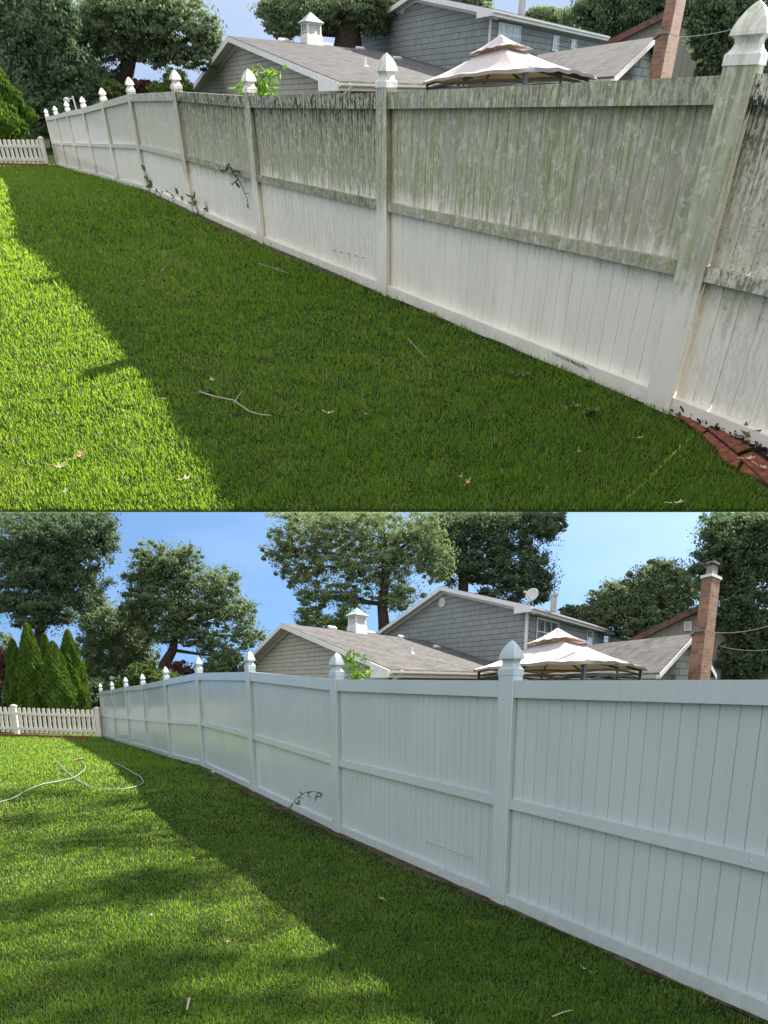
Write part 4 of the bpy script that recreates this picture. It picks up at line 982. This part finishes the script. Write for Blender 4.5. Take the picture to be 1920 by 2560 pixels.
tree(B, 'leafy_tree', 'tall dark tree at the right behind the brick chimney', 'tree', 35,
     [(1850, 1330, 90, 70), (1790, 1400, 60, 50), (1880, 1430, 80, 70), (1830, 1520, 60, 60), (1890, 1560, 70, 80), (1860, 1650, 60, 60), (1920, 1660, 60, 60), (1940, 1300, 80, 90), (1780, 1460, 40, 30)],
     .13, 'darkoak', None, .3, 46000, clump=.32, sub=28)
tree(B, 'leafy_tree', 'low light green treetop behind the ridge of the garage roof', 'tree', 55, [(770, 1545, 35, 30), (820, 1560, 50, 25), (870, 1550, 40, 35)], .10, 'lime', None, .15, 9000)
tree(B, 'bush', 'light green bushes low between the pale tree and oak trunk', 'bush', 38, [(360, 1690, 40, 28), (405, 1700, 40, 25), (320, 1715, 40, 20)], .10, 'lime', None, .1, 9000, limbs=False)
tree(B, 'bush', 'dark red shrub low behind the clean fence', 'bush', 40, [(450, 1680, 35, 25), (480, 1690, 28, 20)], .10, 'redleaf', None, .1, 5000, limbs=False)
tree(B, 'bush', 'green shrub beside the garage rake behind the clean fence', 'bush', 41, [(550, 1670, 38, 28), (580, 1650, 25, 25), (520, 1680, 25, 18)], .10, 'oak', None, .1, 6000, limbs=False)
tree(B, 'bush', 'rusty brown shrub at the left edge beyond the pickets', 'bush', 40, [(25, 1690, 30, 50), (15, 1650, 25, 30)], .10, 'redleaf', None, .1, 6000, limbs=False)
tree(B, 'bush', 'hazy light shrub at the far left edge above the pickets', 'bush', 47, [(0, 1640, 40, 60), (-10, 1700, 40, 40)], .12, 'lime', None, .1, 5000, limbs=False)
ga = 'arborvitae behind the picket fence'
for a in [('leftmost arborvitae of the clump, half hidden', 35.5, 52, 1600, 1772, 34), ('tallest arborvitae of the clump, second from the picket post', 34, 92, 1560, 1775, 40), ('arborvitae tip behind the middle of the clump', 36, 132, 1586, 1775, 28),
          ('broad front arborvitae in the middle of the clump', 33, 150, 1605, 1775, 42), ('slender arborvitae at the right end of the clump', 34.5, 190, 1576, 1775, 40)]:
    cone(B, a[0], a[1], a[2], a[3], a[4], a[5], 20000, .055, ga)
# the tall tree whose shade dapples the clean yard; its crown stands above and to the right of the view
s3 = np.array(sun_dir)
def outside(q):
    px, py = B.pix(q); d = q[..., 1] * B.c - q[..., 2] * B.s
    return ~(((py > -60) & (px > -60) & (px < 1990)) & (d > 0)).any(axis=1)
def shade(label, trunk, spots, tr, n, seed, leaf=.075, mat='darkoak'):
    g = float(B.z(trunk[1])); base = V3(trunk[0], trunk[1], g); t = thing(B, 'shade_tree', base, label, 'tree')
    r = np.random.default_rng(seed); qs = []
    cts = []
    for x, y, hgt, rx, ry in spots:
        c = V3(x, y, -1.75) + s3 * ((hgt + 1.75) / s3[2]); cts.append(c)
        k = 12; d = r.normal(size=(k, 3)) * np.array([rx, ry, 1.2]) * .55
        w_ = r.random(k) + .3; w_ /= w_.sum(); wh = r.choice(k, n, p=w_); p = c + d[wh] + r.normal(size=(n, 3)) * np.array([.20, .20, .2])
        qs.append(leaf_quads(p, np.array([0, 0, .8]), np.full(n, leaf)))
    q = np.concatenate(qs); q = q[outside(q)]
    top = base + V3(0, 0, max(c[2] for c in cts) * .7)
    m = MB(); m.tube([base - Z * .2, (base + top) / 2, top], [tr, tr * .8, tr * .5], 10); tk = m.build(B, 'trunk', M['bark'], t, smooth=True)
    m = MB()
    for c in cts:
        st = base + (top - base) * r.uniform(.7, 1.0); pts = [st, (st + c) / 2 + V3(0, 0, .8), c]
        px, py = B.pix(np.array([pts[1] * .5 + pts[2] * .5, pts[2]]))
        if ((py > -80) & (px < 2050)).any(): continue
        m.tube(pts, [tr * .3, tr * .2, tr * .06], 6, False)
    if m.v: m.build(B, 'limbs', M['bark'], tk, smooth=True)
    fastmesh(B, 'crown', q, 4, M[mat], parent=t)
r_ = np.random.default_rng(21)

def spot(px, py, hmin=15.0):
    q = B.ground(px, py); h = hmin
    while B.pix(q + s3 * ((h - q[2]) / s3[2]))[1] > -130 and h < 34: h += .5
    return (q[0], q[1], h, .50, .50)
sp1 = [(60,1990),(250,2010),(420,1985),(100,2120),(300,2095),(520,2100),(700,2100),(850,2130),(130,2270),(330,2230),(520,2180),(1150,2200),(930,2215),(20,2050),(620,2040)]
sp2 = [(150,2450),(300,2400),(420,2410),(560,2500),(60,2530),(400,2545),(720,2540),(20,2380)]
shade('tall dark tree standing right of the view, its crown shading the far lawn', (22, 17), [spot(*q) for q in sp1], .55, 300, 31)
shade('tall dark tree overhanging from the right, its crown shading the near lawn', (17, 11), [spot(*q) for q in sp2], .55, 150, 32)

# ---------------------------------------------------------------- small things
def leafshape(c, a, b, n_, s, wdt=.45, curl=.12):
    """one pointed leaf: a lengthwise, b across, n_ up"""
    ks = [(-1, .03), (-.6, .7), (-.1, 1), (.45, .72), (1, .02)]; out = []
    L = [(c + a * s * k + n_ * s * curl * k * k - b * s * wdt * w_, c + a * s * k + n_ * s * (curl * k * k + .0) , c + a * s * k + n_ * s * curl * k * k + b * s * wdt * w_) for k, w_ in ks]
    for i in range(4):
        out.append([L[i][0], L[i][1] - n_ * s * .05, L[i + 1][1] - n_ * s * .05, L[i + 1][0]]); out.append([L[i][1] - n_ * s * .05, L[i][2], L[i + 1][2], L[i + 1][1] - n_ * s * .05])
    return out
def sprig(W, name, label, cat, stems, leaf, mat, every=.1, loc=None, sr=.006, seed=1, wdt=.45, droop=.2):
    r = np.random.default_rng(seed); t = thing(W, name, stems[0][0] if loc is None else loc, label, cat); m = MB(); q = MB()
    for st in stems:
        st = [np.asarray(p, float) for p in st]; m.tube(st, [sr * (1 - .6 * i / (len(st) - 1)) for i in range(len(st))], 5)
        L = 0
        for i in range(len(st) - 1):
            d = st[i + 1] - st[i]; ln = np.linalg.norm(d); k = max(1, int(ln / every))
            for j in range(k):
                p = st[i] + d * (j + .5) / k; side = 1 if (j % 2) else -1
                a = nrm(np.cross(d, Z) * side + r.normal(0, .45, 3) * ln + V3(0, 0, -droop * ln) + d * .3); b = nrm(np.cross(a, Z + r.normal(0, .4, 3))); n_ = nrm(np.cross(b, a)); s = leaf * r.uniform(.65, 1.25)
                for f in leafshape(p + a * s, a, b, n_, s, wdt): q.poly(f)
    m.build(W, 'stem', M['bark'] if mat != 'sap' else M['sapstem'], t); q.build(W, 'leaves', M[mat], t)
    return t
M['sapstem'] = plain('green_stem', (.10, .16, .04), .7, .2, 9)
M['hosegrey'] = M['hose']
def sap(W, Y, foot, tips, leaf, label, seed):
    f = W.at(*foot, Y); st = []
    for tp in tips:
        e = W.at(*tp, Y + rng.normal(0, .1)); mid = (f + e) / 2 + V3((e[0] - f[0]) * -.15, rng.normal(0, .1), .05); st.append([f, mid, e])
        for k in (.35, .6, .85):
            a = mid * (1 - k) + e * k; ang = rng.uniform(0, 6.28); st.append([a, a + V3(math.cos(ang) * leaf * 1.6, math.sin(ang) * leaf * 1.6, leaf * .6)])
    f0 = f.copy(); f0[2] = float(W.z(Y)) ; t = sprig(W, 'sapling', label, 'plant', [[f0, f]] + st, leaf, 'sap', every=leaf * .95, seed=seed, sr=leaf * .10, wdt=.55, droop=.5)
A_Y = 19.5
sap(A, A_Y, (640, 260), [(622, 170), (642, 164), (665, 178), (706, 178), (690, 172), (598, 222), (605, 200), (690, 225), (655, 215), (675, 238), (640, 205)], .105, 'bright yellow-green sapling poking above the stained fence', 4)
sap(B, 9.6, (888, 1720), [(872, 1632), (884, 1622), (862, 1675), (910, 1636), (920, 1645), (928, 1680), (895, 1690), (915, 1672), (868, 1650), (905, 1690)], .055, 'green-leaved sapling poking above the clean fence', 5)
# hanging vine on the stained fence and weeds at its foot
ff = lambda W, x, y, out: None
def onfence(W, x, y, out=.12):
    n = np.cross(W.dir, Z); b = W.base[2]; q = W.on(x, y, b - W.depth * W.w2 * .5, n); return q - W.depth * out
v = [onfence(A, x, y) for x, y in ((583, 408), (592, 430), (606, 447), (618, 470), (628, 495), (632, 520))]
sprig(A, 'vine', 'thin dark vine hanging across a mossy fence post', 'vine', [v, [v[0], onfence(A, 575, 420), onfence(A, 572, 432)], [v[1], onfence(A, 600, 425), onfence(A, 612, 432)], [v[2], onfence(A, 596, 455), onfence(A, 590, 462)]], .05, 'vine', every=.13, seed=2, sr=.012)
def weeds(W, name, label, px, hgt, leaf, mat, n, seed, spreadx=.2):
    r = np.random.default_rng(seed); st = []
    for x, y in px:
        g = W.ground(x, y)
        for k in range(n):
            a = r.uniform(0, 6.28); h_ = hgt * r.uniform(.5, 1.1); o_1 = V3(math.cos(a), math.sin(a), 0) * spreadx * r.uniform(.3, 1)
            st.append([g, g + o_1 * .4 + Z * h_ * .7, g + o_1 + Z * h_])
    return sprig(W, name, label, 'weed', st, leaf, mat, every=hgt * .30, seed=seed, sr=.008, loc=st[0][0])
weeds(A, 'weed', 'leafy weed climbing the foot of a distant stained post', [(383, 483), (376, 479)], .55, .09, 'lime', 5, 3)
weeds(A, 'weed', 'creeping weeds on bare soil at the mossy fence post', [(500, 538), (512, 545), (488, 531)], .28, .08, 'vine', 4, 6, .3)
weeds(A, 'weed', 'low weeds arching along the bottom rail of the stained fence', [(405, 495), (445, 510), (460, 518)], .22, .07, 'vine', 3, 7, .3)
for i, (x, y, lab) in enumerate([(1300, 945, 'small clover weed in the shaded lawn near the stained panel'), (1425, 1025, 'pair of broad weed leaves in the shaded lawn by the brick edging'), (525, 985, 'tiny weed between twig and sunlit grass'), (500, 735, 'small pale weed in the shaded grass below the mossy panels'), (585, 1047, 'broad-leaved weed beside the fallen twig'), (1478, 1038, 'round-leaved weed nearest the red brick edging')]):
    weeds(A, 'weed', lab, [(x, y)], .05, .030, 'lime', 4, 40 + i, .08)
weeds(A, 'weed', 'yellowing weed growing between bricks and mulch', [(1862, 1108), (1875, 1112)], .10, .045, 'lime', 4, 61, .10)
vb = [onfence(B, x, y, .18) for x, y in ((752, 2037), (756, 2010), (768, 1993), (790, 1978), (812, 1974), (833, 1978))]
hangs = [[onfence(B, x, y, .18), onfence(B, x - 2, y + 14, .18)] for x, y in ((757, 2005), (776, 1988), (800, 1977), (822, 1975), (832, 1979))]
sprig(B, 'vine', 'arching dark weed stem with hanging leaves against the clean fence', 'vine', [vb] + hangs, .042, 'vine', every=.13, seed=9, sr=.006)
# twigs and fallen leaves
def twig(W, px, r0, label, h=.025):
    pts = [W.ground(x, y) + Z * (h + .012 * ((i * 7) % 3)) for i, (x, y) in enumerate(px[0])]
    m = MB(); m.tube(pts, [r0 * (1 - .55 * i / (len(pts) - 1)) for i in range(len(pts))], 6)
    for b in px[1:]:
        q = [W.ground(x, y) + Z * (h + .02 * i) for i, (x, y) in enumerate(b)]; m.tube(q, [r0 * .6, r0 * .3], 5)
    props(m.build(W, 'twig', M['stick'], loc=pts[0], smooth=True), label, 'twig')
twig(A, [[(500, 988), (540, 1005), (585, 1018), (625, 1038), (652, 1050), (680, 1057)], [(585, 1018), (608, 992)]], .0065, 'long forked grey twig lying on the shaded lawn')
twig(A, [[(648, 664), (680, 677), (722, 694)]], .006, 'thin straight twig on dark grass near the mossy fence foot')
twig(A, [[(405, 683), (424, 664)]], .008, 'faint short twig in the shaded lawn')
twig(A, [[(1020, 855), (1062, 905)]], .004, 'brown grass stalk lying before the long panel')
twig(B, [[(474, 2506), (471, 2525), (469, 2545)]], .008, 'short pale stick at the bottom edge of the clean yard lawn')
twig(B, [[(1380, 2552), (1410, 2545), (1430, 2546)]], .005, 'thin brown twig at the bottom edge in the fence shade')
def fallen(W, x, y, s, mat, label, seed, lobes=5):
    r = np.random.default_rng(seed); g = W.ground(x, y) + Z * .035; N = lobes * 4; m = MB(); a0 = r.uniform(0, 6.28); pts = []
    a, b = V3(math.cos(a0), math.sin(a0), r.uniform(-.1, .25)), V3(-math.sin(a0), math.cos(a0), r.uniform(-.1, .25))
    for k in range(N):
        th = 2 * math.pi * k / N; rr = .68 * s * (1.0 if k % 4 == 0 else (.34 if k % 4 == 2 else .62)) * (1 + .25 * math.cos(th)) * r.uniform(.85, 1.15)
        pts.append(g + a * math.cos(th) * rr + b * math.sin(th) * rr * .72 + Z * rr * rr / s * .35)
    for k in range(N): m.poly([g, pts[k], pts[(k + 1) % N]])
    m.tube([g - a * s * .6, g - a * s * 1.5 + Z * .01], s * .04, 4)
    props(m.build(W, 'fallen_leaf', M[mat], loc=g), label, 'leaf', 'fallen leaves on the stained-fence lawn' if W is A else 'fallen leaves on the clean-fence lawn')
for i, (x, y, s, mt, lab) in enumerate([(822, 1046, .075, 'deadleaf2', 'pinkish star-shaped oak leaf in the middle of the shaded lawn'), (155, 1180, .085, 'deadleaf2', 'pale lobed leaf in bright grass at lower left'), (205, 1152, .07, 'deadleaf', 'tan curled leaf in bright grass beside the pale lobed one'),
     (532, 962, .05, 'deadleaf2', 'upright tan leaf just above the forked twig'), (533, 1046, .055, 'deadleaf', 'brown leaf just below the forked twig'), (617, 1062, .035, 'deadleaf', 'small rusty leaf under the tip of the forked twig'), (410, 1010, .04, 'deadleaf2', 'little pale leaf at the shadow edge left of the twig'),
     (354, 711, .05, 'deadleaf2', 'pale leaf in the far shaded lawn'), (674, 812, .045, 'deadleaf2', 'cream leaf lying in mid lawn shade'), (640, 838, .04, 'deadleaf', 'brown leaf beside the cream leaf in mid lawn'), (193, 784, .045, 'deadleaf2', 'tan leaf on sunlit lawn below the cap shadow'),
     (468, 1210, .05, 'deadleaf2', 'yellowish leaf near the lower shadow edge'), (168, 1242, .045, 'deadleaf2', 'greenish-tan leaf low in the bright grass'), (1595, 1108, .045, 'deadleaf', 'light brown leaf in shade before the brick edging'), (1444, 1142, .035, 'deadleaf', 'grey-brown leaf in deep shade, lower centre right'),
     (1150, 1206, .035, 'deadleaf2', 'small pale leaf near the bottom of the shaded lawn'), (1168, 1220, .04, 'deadleaf', 'brown leaf beneath the small pale one at the bottom'), (915, 1048, .03, 'deadleaf', 'faint brown leaf right of the star-shaped leaf'), (1690, 1272, .05, 'deadleaf2', 'pale leaf at the bottom edge of the stained-fence lawn'),
     (1868, 1160, .05, 'deadleaf2', 'dry curled leaf lying on the red bricks'), (1900, 1182, .055, 'deadleaf2', 'long dry leaf on the right-hand brick'), (350, 742, .03, 'deadleaf2', 'tiny pale fleck leaf below the far pale leaf'), (1530, 940, .03, 'deadleaf', 'small brown leaf near the foot of the nearest post')]):
    fallen(A, x, y, s, mt, lab, 100 + i)
for i, (x, y, s, mt, lab) in enumerate([(210, 2040, .055, 'deadleaf2', 'tan leaf on the lawn below the hose'), (392, 2078, .04, 'deadleaf2', 'pale fleck of leaf in the dappled shade'), (955, 2257, .045, 'deadleaf2', 'cream leaf at the edge of the fence shadow'), (1458, 2434, .03, 'deadleaf2', 'white petal-like leaf in deep fence shade'), (1478, 2444, .025, 'deadleaf2', 'second white petal beside the first'),
     (570, 2365, .04, 'deadleaf', 'brown leaf in the sunny centre of the lawn'), (568, 2312, .035, 'deadleaf', 'small brown leaf above the centre leaf'), (380, 2298, .03, 'deadleaf', 'rusty leaf in dappled light left of centre'), (85, 2207, .035, 'deadleaf', 'brown leaf near the left edge in shade'), (1325, 2287, .03, 'deadleaf2', 'pale scrap by the litter under the near post'),
     (775, 2240, .03, 'deadleaf', 'brown leaf right of centre in dappled light'), (485, 2153, .03, 'deadleaf2', 'pale leaf among upper dapples')]):
    fallen(B, x, y, s, mt, lab, 200 + i)
def hose():
    t = thing(B, 'garden_hose', B.ground(200, 1910), 'thin grey-green garden hose looping over the far lawn', 'hose')
    def run(px, r, nm):
        ctl = [B.ground(x, y) + Z * .04 for x, y in px]; pts = []
        for i in range(len(ctl) - 1):
            p0, p1, p2, p3 = ctl[max(i - 1, 0)], ctl[i], ctl[i + 1], ctl[min(i + 2, len(ctl) - 1)]
            for u in np.linspace(0, 1, 7)[:-1]: pts.append(.5 * (2 * p1 + (p2 - p0) * u + (2 * p0 - 5 * p1 + 4 * p2 - p3) * u * u + (3 * p1 - p0 - 3 * p2 + p3) * u ** 3))
        pts.append(ctl[-1]); m = MB(); m.tube(pts, r, 6); m.build(B, nm, M['hose'], t, smooth=True)
    run([(-10, 2014), (30, 2003), (70, 1982), (105, 1967), (150, 1958), (188, 1948), (210, 1930), (214, 1920), (205, 1908)], .008, 'hose_run')
    run([(131, 1897), (150, 1917), (180, 1945), (210, 1965), (240, 1977), (300, 1979), (340, 1972), (358, 1962), (352, 1948), (338, 1940), (322, 1930), (300, 1918), (285, 1912)], .008, 'hose_run')
    m = MB(); g = B.ground(201, 1906) + Z * .05; m.tube([g - V3(.12, 0, 0), g + V3(.08, .05, .02)], .022, 8); m.build(B, 'nozzle', M['deadleaf'], t)
hose()
# litter beneath the clean fence
for i, (x, y, lab) in enumerate([(1238, 2238, 'pale stone chip at the foot of the near clean post'), (1325, 2284, 'pair-sized pebble in litter right of the near clean post'), (534, 1934, 'whitish pebble beside a distant clean post'), (1590, 2402, 'tiny white pebble under the long clean panel')]):
    g = B.ground(x, y) + Z * .03; m = MB(); s = .035; m.loft([[g + V3(math.cos(a) * s * k, math.sin(a) * s * k * .7, z * s) for a in np.linspace(0, 6.28, 9)[:-1]] for k, z in ((.5, -.6), (1, -.1), (.9, .3), (.4, .55))]); props(m.build(B, 'pebble', M['deadleaf2'], loc=g, smooth=True), lab, 'pebble')
# street lamp far beyond the pickets
def lamp(W, foot, top, arm, Y, r, label):
    p0, p1 = W.at(*foot, Y), W.at(*top, Y); g = V3(p0[0], Y, -2.6); t = thing(W, 'street_lamp', g, label, 'street lamp'); m = MB(); m.tube([g, p0, p1], r, 8); m.build(W, 'pole', M['galvlight'], t)
    a = [W.at(*q, Y) for q in arm]; m = MB(); m.tube([p1 - Z * .1] + a, r * .6, 6); m.build(W, 'arm', M['galvlight'], t); m = MB(); e = a[-1]; m.loft([[e + V3(math.cos(k) * r * 4 * w_, math.sin(k) * r * 4 * w_, z) for k in np.linspace(0, 6.28, 9)[:-1]] for w_, z in ((.3, .12), (1, .04), (1, -.06), (.5, -.14))]); m.build(W, 'lamp_head', M['galvlight'], t)
lamp(B, (303, 1725), (298, 1687), [(292, 1694), (280, 1695)], 44, .04, 'street lamp with short curved arm seen between distant clean post caps')
lamp(A, (190, 272), (181, 240), [(176, 246), (166, 250)], 66, .05, 'leaning pale lamp pole between distant stained-fence caps')
# overhead service cables
def cable(W, a, b, Ya, Yb, r, label, sag=.15):
    p, q = W.at(*a, Ya), W.at(*b, Yb); pts = [p * (1 - u) + q * u - Z * sag * 4 * u * (1 - u) for u in np.linspace(0, 1, 12)]; m = MB(); m.tube(pts, r, 5); props(m.build(W, 'utility_cable', M['galv'], loc=p), label, 'cable')
cable(B, (1785, 1581), (1990, 1540), 23, 20, .012, 'pale overhead cable running right from the chimney')
cable(B, (1800, 1615), (1990, 1612), 24, 21, .009, 'lower thin cable right of the clean yard chimney')
cable(A, (1700, 92), (1990, 18), 44, 36, .009, 'pale overhead cable behind the nearest stained post cap')

# scuffs that a mower left on the vinyl
def scuffs(W, i, marks, dd, label, seed):
    u = nrm((W.base[i + 1] - W.base[i]) * V3(1, 1, 0)); p0 = W.base[i] - W.depth * (dd + .004); n = np.cross(u, Z); m = MB()
    for (x0, y0), (x1, y1), wd in marks:
        a, b = W.on(x0, y0, p0, n), W.on(x1, y1, p0, n); t = nrm(np.cross(b - a, n)) * wd; m.prism([a - t * .2, b, a + t], -W.depth * .001)
    return m.build(W, 'scuff_mark', M['scuff'], fA if W is A else fB)
M['scuff'] = plain('rubber_scuff', (.07, .065, .06), .8, .3, 30)
r_ = np.random.default_rng(3)
mk = []
for k in range(22):
    u = (k + r_.random()) / 30; x, y = 1382 + 112 * u, 880 + 47 * u; L = 6 + 16 * math.sin(math.pi * u) * r_.random(); mk.append(((x, y + 2), (x + L * .7, y + L * .62 + 6), .003 + .005 * r_.random()))
scuffs(A, 0, mk, A.w2 * .38, '', 1)
mk = []
for k in range(7):
    x = 1066 + k * 17; y = 2106 + k * 6.2; mk += [((x, y), (x + 12, y + 3), .004), ((x + 12, y + 3), (x + 13, y + 14), .003)]
mk += [((1112, 2168), (1124, 2174), .004), ((1116, 2174), (1126, 2177), .004)]
scuffs(B, 0, mk, B.w2 * .12 + .012, '', 2)
mk = [((832 + k * 18, 626 + k * 4.5), (842 + k * 18, 628 + k * 4.5), .008) for k in range(5)]
scuffs(A, 1, mk, A.w2 * .1 + .012, '', 3)
# undergrowth that closes the view at the far end of each yard
tree(B, 'hedgerow', 'dark undergrowth beyond the far end of the clean fence', 'hedge', 62, [(240, 1745, 60, 50), (330, 1740, 60, 45), (430, 1745, 60, 40), (530, 1735, 60, 35), (120, 1750, 90, 45), (20, 1750, 80, 45), (200, 1690, 50, 40)], .2, 'darkoak', None, .1, 26000, limbs=False, clump=.4)
tree(A, 'hedgerow', 'dark undergrowth beyond the far end of the stained fence', 'hedge', 96, [(60, 330, 80, 60), (140, 320, 70, 60), (220, 290, 70, 50), (320, 270, 80, 40), (430, 260, 70, 40)], .28, 'darkoak', None, .1, 22000, limbs=False, clump=.4)
